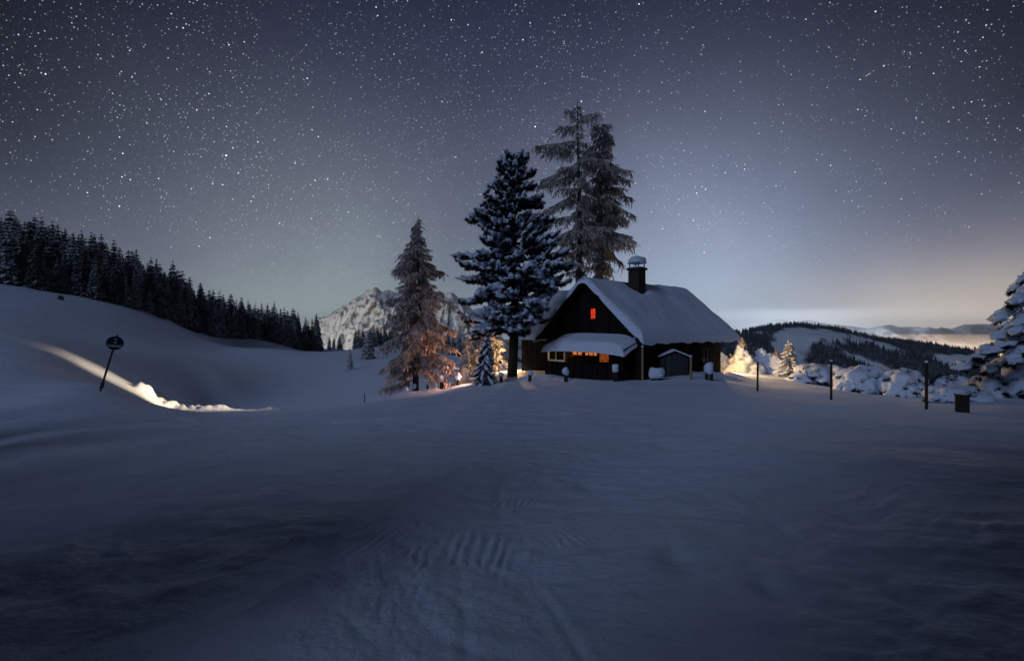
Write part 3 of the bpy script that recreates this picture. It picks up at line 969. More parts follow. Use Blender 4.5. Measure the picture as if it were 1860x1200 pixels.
snow_blanket('roof_snow', blank, tv, main_base, 0.42, rf, 0.42, 3, 0.09, bulge=0.16)
vb = MB()
for sgn in (-1, 1):                                      # verge boards on the front gable
    vb.box((sgn * 2.2, RV0 - 0.022, (roof_z(0) + EAVE_Z) / 2 - 0.14), (4.35 / math.cos(math.atan(PITCH)), 0.04, 0.2), (0, sgn * math.atan(PITCH), 0))
vb.build('verge_board', M['wood'], house)
prof = [(WV0 - 0.4, 2.36 - 0.02), ((WV0 + WV1) / 2, wing_z((WV0 + WV1) / 2)), (WV1 + 0.4, 2.34)]
wr = roof_boards('roof', prof, 'x', WU - 0.45, -0.4)
sv = np.concatenate([WV0 - 0.5 + np.linspace(0, 0.4, 7), np.linspace(WV0, WV1, 50), WV1 + 0.1 + np.linspace(0, 0.4, 7)])
tu = np.concatenate([WU - 0.55 + np.linspace(0, 0.4, 7), np.linspace(WU, -0.3, 50)])
snow_blanket('roof_snow', sv, tu, lambda s, t: (t, s, 2.34 + (3.85 + 0.4 - np.sqrt((s - (WV0 + WV1) / 2) ** 2 + 0.15)) * 0.965), 0.36, wr, 0.42, 8, 0.05, closed=(1, 1, 1, 0))


def window(x0, x1, z0, z1, pane_mat, frame_mat, y=-0.05, bars=(), side=False, fw=0.06, sill=True, xpos=0.0):
    fr = MB()
    def bx(a, zz, w, h, yy=y, dep=0.08):
        fr_c = (a, yy, zz) if not side else (xpos, a, zz)
        fr.box(fr_c, (w, dep, h) if not side else (dep, w, h))
    bx(x0 + fw / 2, (z0 + z1) / 2, fw, z1 - z0); bx(x1 - fw / 2, (z0 + z1) / 2, fw, z1 - z0)
    bx((x0 + x1) / 2, z1 - fw / 2, x1 - x0 - 2 * fw, fw); bx((x0 + x1) / 2, z0 + fw / 2, x1 - x0 - 2 * fw, fw)
    for bfrac in bars:
        bx(x0 + (x1 - x0) * bfrac, (z0 + z1) / 2, 0.05, z1 - z0 - 2 * fw)
    w = fr.build('window', frame_mat, house)
    pn = MB()
    c, s_ = (((x0 + x1) / 2, y + 0.012, (z0 + z1) / 2), (x1 - x0 - 2 * fw, 0.016, z1 - z0 - 2 * fw)) if not side else ((xpos - 0.012, (x0 + x1) / 2, (z0 + z1) / 2), (0.016, x1 - x0 - 2 * fw, z1 - z0 - 2 * fw))
    pn.box(c, s_)
    pn.build('pane', pane_mat, w)
    if sill:
        sl = MB()
        sl.box(((x0 + x1) / 2, y - 0.06, z0 - 0.025), (x1 - x0 + 0.12, 0.16, 0.046)) if not side else sl.box((xpos + 0.06, (x0 + x1) / 2, z0 - 0.025), (0.16, x1 - x0 + 0.12, 0.046))
        sl.build('sill', M['wood_grey'], w)
    return w


window(0.05, 0.55, 3.62, 4.38, M['red_glow'], M['wood'], bars=(), fw=0.055)['label'] = 'small window glowing red under the gable'
mb = MB()
mb.box((0.85, -0.06, 4.0), (0.42, 0.035, 0.84))
mb.build('shutter', M['wood'], house)
mb = MB()
mb.box((-0.23, -0.06, 4.0), (0.42, 0.035, 0.84))
mb.build('shutter', M['wood'], house)
window(-1.52, -0.55, 1.2, 1.8, M['orange_glow'], M['wood'], bars=(0.5,))['label'] = 'window with orange lit lace curtain'
window(-0.42, 0.68, 1.2, 1.8, M['orange_glow'], M['wood'], bars=(0.33, 0.67))['label'] = 'window with orange lit patterned curtain'
dr = MB()
dr.box((1.22, -0.05, 0.55), (0.86, 0.06, 0.62))
door = dr.build('door', M['wood'], house)
mb = MB(); mb.box((1.22, -0.05, 1.34), (0.80, 0.03, 0.92)); mb.build('pane', M['dim_glow'], door)
mb = MB(); mb.box((1.55, -0.1, 0.75), (0.04, 0.06, 0.14)); mb.build('handle', M['metal'], door)
window(7.4, 8.6, 0.7, 1.68, M['dark_glass'], M['wood_grey'], side=True, xpos=HALF + 0.04, bars=(0.5,))

# porch: snow-laden canopy on posts, boarded front, glazed corner on the left
CV = -1.45
deck = MB()
v = [(-3.05, 0.0, 2.2), (3.55, 0.0, 2.2), (3.62, CV, 1.76), (-2.85, CV, 1.76)]
v += [(a, c, zz - 0.07) for a, c, zz in v]
deck.add(v, [(0, 1, 2, 3), (7, 6, 5, 4), (0, 4, 5, 1), (1, 5, 6, 2), (2, 6, 7, 3), (3, 7, 4, 0)])
can = deck.build('porch_canopy', M['wood'], house)
ss, tt = np.linspace(-1, 1, 60), np.concatenate([np.linspace(-1, -0.8, 7), np.linspace(-0.75, 1, 22)])


def can_base(s, t):
    k = (t + 1) / 2                                     # 0 at the front edge, 1 at the wall
    x = s * (3.28 + 0.08 * (1 - k)) + 0.34
    return x, CV - 0.10 + k * 1.53, 1.73 + k * 0.46 - 0.16 * np.abs(s) ** 3 - 0.10 * (1 - k)


o = snow_blanket('canopy_snow', ss, tt, can_base, 0.52, can, 0.34, 21, 0.05, closed=(1, 1, 1, 0), bulge=0.05)
for a in (-2.72, 3.42):
    mb = MB(); mb.box((a, CV + 0.12, 0.35), (0.13, 0.13, 2.7)); mb.build('porch_post', M['wood'], house)
fw_ = MB()
fw_.box((0.35, CV + 0.16, -0.15), (6.3, 0.08, 1.9))
fwall = fw_.build('porch_wall', M['wood'], house)
for i in range(26):
    mb = MB(); mb.box((-2.7 + 6.1 * (i + 0.5) / 26, CV + 0.1, -0.15), (0.215, 0.035 + 0.01 * nr.random(), 1.86)); mb.build('plank', M['wood'], fwall)
# glazed corner with its pale lit frame
gx0, gx1, gz0, gz1, gy = -2.6, -1.02, 0.84, 1.7, CV + 0.14
fr = MB()
fr.box((gx0 + 0.05, gy, (gz0 + gz1) / 2), (0.1, 0.1, gz1 - gz0)); fr.box(((gx0 + gx1) / 2, gy, gz0 + 0.05), (gx1 - gx0 - 0.2, 0.12, 0.1))
fr.box((gx1 - 0.05, gy, (gz0 + gz1) / 2), (0.08, 0.08, gz1 - gz0)); fr.box((-1.85, gy, (gz0 + gz1) / 2 + 0.05), (0.05, 0.05, gz1 - gz0 - 0.12))
w = fr.build('window', M['wood_light'], house)
w['label'] = 'open glazed porch corner with pale lit frame'
mb = MB()
mb.box((0.3, CV + 0.16, 1.62), (2.6, 0.05, 0.1))
mb.build('porch_beam', M['wood'], house)
mb = MB()
mb.box((2.55, -0.4, 1.1), (1.5, 0.06, 1.1))
mb.build('porch_partition', M['wood'], house)

# chimney
CU, CVV = 0.75, 4.3
sh = MB(); sh.box((CU, CVV, 6.12), (0.86, 0.86, 2.1)); chim = sh.build('chimney', M['brick'], house)
mb = MB(); mb.box((CU, CVV, 7.24), (1.06, 1.06, 0.14)); mb.build('chimney_slab', M['brick'], chim)
sb = MB()
blob(sb, (CU, CVV, 7.31), (0.66, 0.66, 0.13), 2, 0.06, 1.2, 3, flat=0.1); sb.build('slab_snow', M['roof_snow'], chim, True)
for i in (-1, 1):
    for j in (-1, 1):
        mb = MB(); mb.box((CU + 0.36 * i, CVV + 0.36 * j, 7.46), (0.06, 0.06, 0.36)); mb.build('chimney_leg', M['metal'], chim)
mb = MB(); mb.box((CU, CVV, 7.66), (0.98, 1.02, 0.05)); mb.build('chimney_hood', M['metal'], chim)
sb = MB(); blob(sb, (CU, CVV, 7.69), (0.68, 0.68, 0.50), 3, 0.16, 1.4, 9, flat=0.16); sb.build('hood_snow', M['roof_snow'], chim, True)

# fittings on the gable: a small white floodlight bracket and a junction box
fx = empty('wall_floodlight', HP(3.0, -0.08, 3.0), 'small white unlit floodlight high on the gable right of the red window', 'lamp', rot=(0, 0, H_ROT))
mb = MB(); mb.box((0, -0.1, 0.12), (0.26, 0.2, 0.06)); mb.build('lamp_head', M['white_paint'], fx)
mb = MB(); mb.box((0.06, -0.03, -0.04), (0.05, 0.06, 0.26)); mb.build('bracket', M['white_paint'], fx)
jb = empty('meter_box', HP(3.66, -0.1, 2.52), 'small white box on the gable corner above the porch end', 'box', rot=(0, 0, H_ROT))
mb = MB(); mb.box((0, -0.08, 0), (0.34, 0.16, 0.24)); mb.build('box_body', M['white_paint'], jb)
mb = MB(); mb.box((0, -0.17, -0.01), (0.26, 0.02, 0.14)); mb.build('lid', M['sign_white'], jb)

# woodshed leaning out of the snow before the side wall
X, Y = (1225 - 930) / F * 27.6, 27.6
shed = empty('garden_shed', (X, Y, -3.05), 'small grey plank shed with snow-edged gable before the side wall', 'shed', rot=(0, 0, R(-9)))
mb = MB(); wall_poly(mb, [(-0.78, -0.5), (0.78, -0.5), (0.78, 1.42), (0, 1.74), (-0.78, 1.42)], 'x', 0, 1.1); body = mb.build('wall', M['wood_grey'], shed)
for i in range(9):
    a = -0.78 + 1.56 * (i + 0.5) / 9
    t = 1.74 - abs(a) * 0.41 - 0.03
    mb = MB(); mb.box((a, -0.016, (t - 0.5) / 2), (0.155, 0.03, t + 0.5)); mb.build('plank', M['wood_grey'], body)
for s in (-1, 1):
    mb = MB(); mb.box((s * 0.46, 0.5, 1.62), (1.02, 1.35, 0.05), (0, s * 0.39, 0)); rfb = mb.build('roof', M['wood'], shed)
    mb = MB(); mb.box((s * 0.47, -0.12, 1.665), (1.04, 0.14, 0.05), (0, s * 0.39, 0)); mb.build('roof_snow', M['snow'], rfb)
    mb = MB(); mb.box((s * 0.47, 0.52, 1.68), (1.0, 1.1, 0.08), (0, s * 0.39, 0)); mb.build('roof_snow', M['snow'], rfb)

# ------------------------------------------------------------------ the warm lamps that burn behind the trees and the house
WARM = (1.0, 0.62, 0.28)


def lantern(name, loc, label, height, power, size=0.12, color=WARM, hood=None):
    o = empty(name, loc, label, 'lamp')
    mb = MB(); mb.tube([(0, 0, -0.6), (0, 0, height)], [0.05, 0.05], 8); mb.build('pole', M['metal'], o)
    mb = MB()
    for i in range(4):
        a = i * math.pi / 2
        mb.tube([(0.11 * math.cos(a), 0.11 * math.sin(a), height), (0.13 * math.cos(a), 0.13 * math.sin(a), height + 0.3)], [0.012, 0.012], 4)
    mb.tube([(0, 0, height + 0.3), (0, 0, height + 0.42)], [0.19, 0.02], 8)
    mb.build('lamp_cage', M['metal'], o)
    mb = MB(); blob(mb, (0, 0, height + 0.13), (0.06, 0.06, 0.08), 2, 0, flat=1); mb.build('bulb', M['lamp'], o, True)
    ld = bpy.data.lights.new('lantern_light', 'SPOT' if hood else 'POINT')
    ld.energy = power; ld.color = color; ld.shadow_soft_size = size
    lo = bpy.data.objects.new('lantern_light', ld); col.objects.link(lo); lo.parent = o; lo.location = (0, 0, height + 0.13)
    if hood:
        ld.spot_size = R(150); ld.spot_blend = 0.5
        lo.rotation_euler = Vector(hood).to_track_quat('-Z', 'Y').to_euler()
        mb = MB(); mb.box((-0.2 * hood[0], -0.2 * hood[1], height + 0.14), (0.03, 0.34, 0.4), (0, 0, math.atan2(hood[1], hood[0]))); mb.build('hood', M['metal'], o)  # hood added to keep the lantern light off the wing wall
    return o


LX, LY = 0.16, 39.3
lantern('garden_lantern', (LX, LY, ground_z(LX, LY)), 'lit lantern on a pole by the end wall of the wing', 1.3, 1500)
lantern('garden_lantern', (-1.86, 29.0, ground_z(-1.86, 29.0)), 'low lit lantern behind the slim leaning spruce', 0.85, 2000, 0.08, (1.0, 0.47, 0.27), (-0.95, 0.12, 0.25))
LXR, LYR = HP(2.5, LEN + 2.8)[:2]
lantern('garden_lantern', (LXR, LYR, ground_z(LXR, LYR)), 'lit lantern behind the rear gable of the hut', 1.3, 3600, color=(1.0, 0.60, 0.24))
# floodlight that throws the beam across to the bank on the left
FX, FY = -1.0, 34.6
fz = ground_z(FX, FY)
fl_ = empty('floodlight', (FX, FY, fz), 'small floodlight on a stake behind the snowy sapling', 'lamp')
mb = MB(); mb.tube([(0, 0, -0.6), (0, 0, 0.8)], [0.035, 0.035], 6); mb.build('stake', M['metal'], fl_)
aim = Vector((P(236, 712, 32.2) - Vector((FX, FY, fz + 1.0)))).normalized()
aq = aim.to_track_quat('-Z', 'Y').to_euler()
mb = MB(); mb.tube([tuple(Vector((0, 0, 1.0)) - aim * 0.22), tuple(Vector((0, 0, 1.0)) - aim * 0.02)], [0.08, 0.13], 12); mb.build('lamp_head', M['metal'], fl_)
ld = bpy.data.lights.new('flood_light', 'SPOT')
ld.energy = 68000; ld.color = (1.0, 0.72, 0.42); ld.spot_size = R(15.5); ld.spot_blend = 1.0; ld.shadow_soft_size = 0.06
lo = bpy.data.objects.new('flood_light', ld); col.objects.link(lo); lo.parent = fl_; lo.location = (0, 0, 1.0); lo.rotation_euler = aq
lo.scale = (1.15, 1.0, 1.0)
# light inside the porch
pl = empty('porch_lamp', HP(-1.95, -0.75, 1.62), 'small warm lamp under the canopy behind the pale porch frame', 'lamp', rot=(0, 0, H_ROT))
mb = MB(); blob(mb, (0, 0, 0), (0.05, 0.05, 0.06), 2, 0, flat=1); mb.build('bulb', M['lamp'], pl, True)
mb = MB(); mb.tube([(0, 0, 0.05), (0, 0, 0.4)], [0.012, 0.012], 4); mb.build('cord', M['metal'], pl)
ld = bpy.data.lights.new('porch_light', 'POINT'); ld.energy = 24; ld.color = (1.0, 0.55, 0.22); ld.shadow_soft_size = 0.05
lo = bpy.data.objects.new('porch_light', ld); col.objects.link(lo); lo.parent = pl; lo.location = (0, 0, -0.07)


# ------------------------------------------------------------------ large trees
def larch(label, base, H, left, right, clear, n, droop, seed, mats, twig_len=0.5, group=None, density=1.0, lean=0.0, upper=0.0, limbs=(), fill=1.0):
    """Frosted larch: trunk, rimed branches and hanging twigs. left/right: [(height fraction, reach in m)]."""
    rg = np.random.default_rng(seed)
    root = empty('larch_tree', base, label, 'tree', group)
    tr = MB()
    hs = np.linspace(-0.12, 1.0, 14)
    trunk_x = lambda h: lean * h * h + 0.12 * math.sin(h * 7 + seed)
    tr.tube([(trunk_x(h), 0.08 * math.sin(h * 5 + seed * 2), h * H) for h in hs], [0.02 + 0.017 * H * (1 - max(h, 0)) ** 0.9 for h in hs], 9)
    tr.build('trunk', mats[0], root, True)
    lf, rt = np.array(left), np.array(right)
    tw = MB()
    T0, T1, TW = [], [], []
    for i in range(n + len(limbs)):
        h = clear + (0.985 - clear) * ((i + rg.random()) / n) ** 0.9
        a = i * 2.39996 + rg.uniform(-0.5, 0.5)
        if i >= n:
            h = limbs[i - n][0]
            a = math.atan2(limbs[i - n][3], limbs[i - n][1] - trunk_x(h))
        ca_, sa_ = math.cos(a), math.sin(a)
        wl = np.interp(h, lf[:, 0], lf[:, 1]); wr_ = np.interp(h, rt[:, 0], rt[:, 1])
        L = (wr_ if ca_ > 0 else wl) * (ca_ * ca_) + 0.5 * (wl + wr_) * sa_ * sa_
        L *= rg.choice([0.4, 0.65, 0.85, 1.0], p=[0.2, 0.3, 0.3, 0.2]) * rg.uniform(0.9, 1.06) * fill
        if i < n and L < 0.12:
            continue
        dp = droop(h) + rg.normal() * 0.08
        if i >= n:
            L = math.hypot(limbs[i - n][1] - trunk_x(h), limbs[i - n][3])
            dp = -(limbs[i - n][2] - h) * H / L / 0.78
        pts = []
        m = 7
        bend = rg.normal() * 0.12
        for k in range(m + 1):
            t = k / m
            zz = L * (upper * (1 - h) * t - dp * t ** 1.4 + 0.22 * dp * t ** 4) + 0.03 * rg.normal() * t
            aa = a + bend * t * t
            pts.append(np.array([trunk_x(h) + L * t * math.cos(aa), L * t * math.sin(aa), h * H + zz]))
        r0 = 0.012 + 0.016 * L
        bb_ = MB()
        bb_.tube(pts, [r0 * (1 - 0.85 * k / m) for k in range(m + 1)], 4, cap=False)
        bb_.build('branch', mats[1], root, True)
        # side shoots and hanging twigs
        step = 0.075 / density
        nn = max(4, int(L / step))
        for j in range(nn):
            t = 0.12 + 0.88 * (j + rg.random()) / nn
            f = t * m
            k = min(int(f), m - 1)
            q0 = pts[k] + (pts[k + 1] - pts[k]) * (f - k)
            dr = pts[min(k + 1, m)] - pts[k]
            dr = dr / (np.linalg.norm(dr) + 1e-6)
            sd = np.cross(dr, (0, 0, 1)); sd /= np.linalg.norm(sd) + 1e-6
            for s in (-1, 1):
                ln = twig_len * rg.uniform(0.5, 1.3) * (0.45 + 0.55 * min(1, L / 2)) * (1.15 - 0.35 * t)
                dv = sd * s * rg.uniform(0.2, 1.0) + dr * rg.uniform(0.2, 0.8) + np.array((0, 0, -rg.uniform(0.15, 1.2)))
                dv /= np.linalg.norm(dv)
                e = q0 + dv * ln
                T0.append(q0); T1.append(e)
                # hair twigs along the shoot
                for u in range(3):
                    c = q0 + dv * ln * rg.uniform(0.25, 1.0)
                    dv2 = dv * 0.5 + rg.normal(size=3) * 0.5 + np.array((0, 0, -0.75))
                    T0.append(c); T1.append(c + dv2 * ln * rg.uniform(0.3, 0.6))
    T0, T1 = np.array(T0), np.array(T1)
    k = len(T0)
    dv = T1 - T0
    sd = np.cross(dv, rg.normal(size=(k, 3))); sd /= np.linalg.norm(sd, axis=1)[:, None] + 1e-9
    w = (0.020 + 0.026 * rg.random(k))[:, None] * (H / 14) ** 0.5
    mid = T0 + dv * 0.55
    v = np.stack([T0 - sd * w * 0.5, T0 + sd * w * 0.5, mid + sd * w, mid - sd * w, T1], 1).reshape(-1, 3)
    tw.add(v, [fc for i in range(k) for fc in ((5 * i, 5 * i + 1, 5 * i + 2, 5 * i + 3), (5 * i + 3, 5 * i + 2, 5 * i + 4))])
    tw.build('crown', mats[2], root)
    return root


def limbs_px(tips, X, base_z, Y, H):
    return [(frac(base_z, Y, H, py0), (px - 930) / F * Y - X, frac(base_z, Y, H, py), dy) for px, py, py0, dy in tips]


def frac(base_z, Y, H, py):
    return ((600 - py) / F * Y - base_z) / H


def prof_px(pairs, base_z, Y, H):
    return sorted((frac(base_z, Y, H, py), w / F * Y) for py, w in pairs)


# A: frosted larch left of the hut
YA = 30.6
XA = (758 - 930) / F * YA
zA = ground_z(XA, YA)
HA = (600 - 394) / F * YA - zA
lw = [(394, 2), (420, 12), (445, 26), (470, 42), (492, 46), (505, 38), (530, 52), (555, 62), (580, 60), (615, 70), (650, 76), (690, 84), (712, 80)]
rw_ = [(394, 2), (420, 12), (445, 24), (470, 38), (492, 45), (505, 40), (530, 50), (555, 62), (580, 66), (615, 78), (640, 74), (690, 62), (712, 40)]
larch('frosted larch with drooping tiers standing left of the hut', (XA, YA, zA), HA, prof_px(lw, zA, YA, HA), prof_px(rw_, zA, YA, HA), 0.15, 150,
      lambda h: 0.75 * (1 - h) ** 1.3 + 0.08, 11, (M['bark'], M['twig'], M['frost']), 0.5, density=1.35, lean=0.15,
      limbs=limbs_px(((716, 488, 480, 0), (806, 492, 482, 0.3), (704, 545, 530, 0.2), (822, 548, 536, -0.2), (700, 590, 560, 0), (826, 600, 575, 0.3), (697, 625, 590, -0.4), (828, 630, 596, -0.3), (698, 668, 628, -0.6),
                      (824, 668, 632, 0), (700, 690, 650, 0.3), (812, 690, 655, -0.5), (682, 708, 690, 0.1), (720, 700, 664, -0.9), (735, 660, 620, -1.6), (785, 665, 622, -1.7)), XA, zA, YA, HA))
# C, D: pair of tall larches behind the hut
YC = 43.0
XC = (1051 - 930) / F * YC
zC = ground_z(XC, YC)
HC = (600 - 181) / F * YC - zC
lw = [(181, 3), (205, 8), (225, 28), (245, 34), (265, 76), (285, 40), (310, 72), (335, 76), (360, 68), (390, 60), (420, 60), (450, 62), (480, 66), (520, 50)]
rw_ = [(181, 3), (200, 20), (225, 14), (250, 22), (290, 40), (330, 55), (380, 55), (420, 60), (460, 55), (500, 40)]
larch('taller of the two frosted larches behind the gable, bare dark trunk in front', (XC, YC, zC), HC, prof_px(lw, zC, YC, HC), prof_px(rw_, zC, YC, HC), 0.36, 56,
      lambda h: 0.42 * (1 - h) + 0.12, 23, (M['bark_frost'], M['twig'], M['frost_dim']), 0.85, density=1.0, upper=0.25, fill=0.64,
      limbs=limbs_px(((974, 268, 258, 0), (990, 272, 262, 0.5), (984, 330, 300, 0), (980, 345, 318, -0.8), (990, 385, 352, 0.3), (984, 408, 392, -0.3), (996, 440, 415, 0), (1000, 470, 425, -0.9), (1086, 205, 212, 0),
                      (1030, 200, 205, 0.2), (1016, 232, 228, 0), (1100, 300, 285, -1.0), (1105, 425, 412, -1.2), (1020, 450, 412, -2.0), (1075, 440, 410, -2.2), (1150, 448, 428, -0.6)), XC, zC, YC, HC))
YD = 45.5
XD = (1090 - 930) / F * YD
zD = ground_z(XD, YD)
HD = (600 - 216) / F * YD - zD
lw = [(214, 8), (226, 20), (250, 28), (300, 32), (380, 40), (450, 44), (500, 34)]
rw_ = [(214, 10), (226, 24), (255, 30), (290, 42), (315, 56), (345, 46), (358, 56), (390, 60), (415, 44), (440, 54), (470, 52), (500, 36)]
larch('shorter dense larch of the pair behind the gable, partly hidden by the taller', (XD, YD, zD), HD, prof_px(lw, zD, YD, HD), prof_px(rw_, zD, YD, HD), 0.36, 96,
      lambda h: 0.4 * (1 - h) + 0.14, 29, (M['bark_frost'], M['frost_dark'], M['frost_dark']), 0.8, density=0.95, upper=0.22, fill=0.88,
      limbs=limbs_px(((1145, 312, 296, 0), (1140, 330, 306, -0.6), (1147, 362, 330, 0.2), (1150, 396, 360, -0.2), (1142, 400, 368, 0.6), (1146, 432, 420, 0), (1142, 452, 430, -0.8), (1130, 480, 440, 0.3), (1112, 250, 250, 0)), XD, zD, YD, HD))


def snowy_bough(nd, sn, p0, p1, sag, lift, width, pads=4, tuft=0.30, ntuft=26, pad_h=0.16, first=0.35, amp=0.3, sub=1, fill=1.0):
    """A bough from p0 to p1: needles below, an uneven load of snow on top. Returns the limb's points."""
    p0, p1 = np.array(p0, float), np.array(p1, float)
    L = np.linalg.norm(p1 - p0)
    pts = []
    for k in range(7):
        t = k / 6
        q = p0 + (p1 - p0) * t
        q[2] += -sag * L * math.sin(math.pi * t) + lift * L * t ** 3
        pts.append(q)
    at_ = lambda t: pts[min(int(t * 6), 5)] + (pts[min(int(t * 6) + 1, 6)] - pts[min(int(t * 6), 5)]) * (t * 6 - min(int(t * 6), 5))
    ax = (p1 - p0) / (L + 1e-6)
    sd = np.array((-ax[1], ax[0], 0)); sd /= np.linalg.norm(sd) + 1e-6
    c, o = [], []
    m = max(3, int(fill * (3 + L * 4.5)))
    for j in range(m):
        t = first + (1.03 - first) * (j + nr.random()) / m
        w = width * (1.15 - 0.75 * min(t, 1)) * nr.uniform(-1, 1)
        c.append(at_(min(t, 1)) + sd * w + np.array((0, 0, nr.uniform(-0.10, 0.05))))
        o.append(ax * 0.8 + sd * np.sign(w) * 0.5)
    tufts(nd, c, ntuft, tuft, tuft * 0.16, 0.15, o)
    for j in range(pads):
        t = first + (1.02 - first) * (j + 0.3 + 0.5 * nr.random()) / pads
        w = width * (1.1 - 0.6 * t) * nr.uniform(-0.6, 0.6)
        q = at_(min(t, 1)) + sd * w + np.array((0, 0, 0.09))
        s = nr.uniform(0.7, 1.25)
        blob(sn, q, (L / pads * 0.55 * s + 0.1, width * 0.62 * s + 0.05, pad_h * s), sub, amp, 1.9, direction=ax + np.array((0, 0, 0.0)) + nr.normal(size=3) * 0.1, flat=0.5)
    return pts


nr = np.random.default_rng(31)
# B: stone pine heavy with snow in front of the wing
YB = 31.2
XB = (930 - 930) / F * YB
zB = ground_z(XB, YB)
HB = (600 - 281) / F * YB - zB
root = empty('stone_pine_tree', (XB, YB, zB), 'stone pine loaded with snow clumps in front of the left wing', 'tree')
tr, lb, nd, sn, fz_ = MB(), MB(), MB(), MB(), MB()
hs = np.linspace(-0.06, 0.99, 12)
tx_ = lambda h: 0.28 * h + 0.10 * math.sin(h * 6)
tr.tube([(tx_(h), 0, h * HB) for h in hs], [0.03 + 0.34 * (1 - max(h, 0)) ** 0.8 for h in hs], 10)
lw = [(281, 4), (300, 26), (330, 40), (345, 52), (372, 62), (400, 80), (425, 66), (440, 74), (458, 86), (470, 108), (490, 106), (510, 84), (540, 84), (575, 92), (600, 84), (622, 40)]
rw_ = [(281, 6), (300, 24), (330, 36), (360, 50), (400, 66), (430, 74), (460, 84), (485, 96), (500, 92), (530, 72), (560, 54), (585, 42), (610, 30), (622, 20)]
pl_, pr_ = np.array(prof_px(lw, zB, YB, HB)), np.array(prof_px(rw_, zB, YB, HB))


def plume(p0, p1, scale=1.0, first=0.3):
    """A limb whose outer part carries several upturned, snow-laden sprays."""
    p0, p1 = np.array(p0, float), np.array(p1, float)
    ax = p1 - p0
    L = np.linalg.norm(ax); ax = ax / (L + 1e-6)
    sd = np.array((-ax[1], ax[0], 0)); sd /= np.linalg.norm(sd) + 1e-6
    mid = p0 + (p1 - p0) * 0.55 + np.array((0, 0, -0.05 * L))
    lb.tube([p0, mid, p1], [0.03 + 0.02 * L, 0.025 + 0.012 * L, 0.02], 4, cap=False)
    m = int(3 + 2.6 * L)
    for q in range(m):
        t = first + (1 - first) * (q + 0.6 * nr.random() + 0.2) / m
        o = p0 + (mid - p0) * (t / 0.55) if t < 0.55 else mid + (p1 - mid) * ((t - 0.55) / 0.45)
        side_k = nr.uniform(-1, 1) if q < m - 1 else 0
        dv = ax * nr.uniform(0.35, 0.9) + sd * side_k + np.array((0, 0, nr.uniform(0.0, 0.55)))
        dv /= np.linalg.norm(dv)
        ln = scale * nr.uniform(0.45, 0.85)
        tufts(fz_, [o + dv * ln * u_ + np.array((0, 0, 0.05)) for u_ in (0.45, 0.75, 1.0)], 9, 0.24, 0.035, 0.35, [dv] * 3)
        snowy_bough(nd, sn, o, o + dv * ln, 0.05, 0.10, 0.17 * scale, pads=2 if nr.random() < 0.7 else 1, tuft=0.26, ntuft=30, pad_h=0.15 * scale * nr.uniform(0.4, 1.7), first=0.1, amp=0.7, sub=2, fill=1.5)


def limb_to(px, py, dy, py0, scale=1.0):
    tip = P(px, py, YB + dy) - Vector((XB, YB, zB))
    tip.x *= 0.90
    z0 = (600 - py0) / F * YB - zB
    plume((tx_(z0 / HB), 0, z0), tuple(tip), scale)


for px, py, dy in ((828, 468, 0.5), (836, 486, -1.0), (848, 512, 0.9), (838, 552, -0.6), (843, 588, 0.7), (868, 606, -1.2), (862, 612, 1.2), (856, 404, 0.3), (866, 392, -0.5), (1036, 488, 0.5), (1030, 516, -0.8),
                   (1008, 445, 0.0), (1006, 538, 0.6), (1004, 402, 0.4), (984, 362, -0.2), (1024, 466, -1.0), (984, 560, -0.9), (1002, 520, -1.8), (898, 492, -2.0), (945, 470, -2.2), (982, 505, -1.9), (918, 548, -2.5),
                   (968, 556, -2.4), (876, 540, -1.9), (938, 418, -1.7), (958, 588, -2.3), (898, 590, -2.4), (968, 582, -1.5), (905, 440, -1.7), (968, 440, -1.6), (870, 468, -1.5), (930, 512, -2.6), (930, 604, -2.6),
                   (1010, 495, -1.5), (885, 575, -2.2), (975, 400, -1.0), (915, 385, -1.0), (950, 365, -0.9)):
    limb_to(px, py, dy, py + (14 if py < 430 else 4 if py < 520 else -26), 1.1 if py > 440 else 0.9)
for i in range(78):
    h = 0.21 + 0.77 * ((i + nr.random()) / 78)
    a = i * 2.39996 + nr.uniform(-0.5, 0.5)
    ca_, sa_ = math.cos(a), math.sin(a)
    wl, wr2 = np.interp(h, pl_[:, 0], pl_[:, 1]), np.interp(h, pr_[:, 0], pr_[:, 1])
    L = (wr2 if ca_ > 0 else wl) * ca_ * ca_ + 0.46 * (wl + wr2) * sa_ * sa_
    L = max(L * nr.choice([0.45, 0.65, 0.8, 0.88]), 0.3)
    rise = (0.35 * (h - 0.45) + 0.04) * L + nr.normal() * 0.1 - (0.28 * L if h < 0.34 else 0)
    plume((tx_(h), 0, h * HB), (tx_(h) + L * ca_, L * sa_, h * HB + rise), 1.0 if h < 0.65 else 0.8, 0.25 if L > 1 else 0.05)
# second leader on the left and the twin tip
for (bx_, bz0, bz1, wdt) in (((884 - 930) / F * YB, 440, 347, 0.44), ((908 - 930) / F * YB, 370, 290, 0.42), ((944 - 930) / F * YB, 350, 281, 0.46)):
    z0, z1 = (600 - bz0) / F * YB - zB, (600 - bz1) / F * YB - zB
    lb.tube([(tx_(0.6), 0, z0 - 0.8), (bx_, 0, z0), (bx_, 0, z1)], [0.1, 0.07, 0.02], 5)
    for k in range(17):
        t = k / 16
        a = k * 2.4
        L = wdt * (1 - 0.75 * t) * nr.uniform(0.8, 1.15)
        zz = z0 + (z1 - z0) * t * 0.97
        snowy_bough(nd, sn, (bx_, 0, zz - 0.1), (bx_ + L * math.cos(a), L * math.sin(a), zz + 0.18), 0, 0.1, 0.16, pads=1, tuft=0.24, ntuft=26, pad_h=0.08, first=0.3, amp=0.4)
tr.build('trunk', M['bark'], root, True)
tag(lb.build('branches', M['bark'], root), kind='stuff')
nd.build('crown', M['needles'], root)
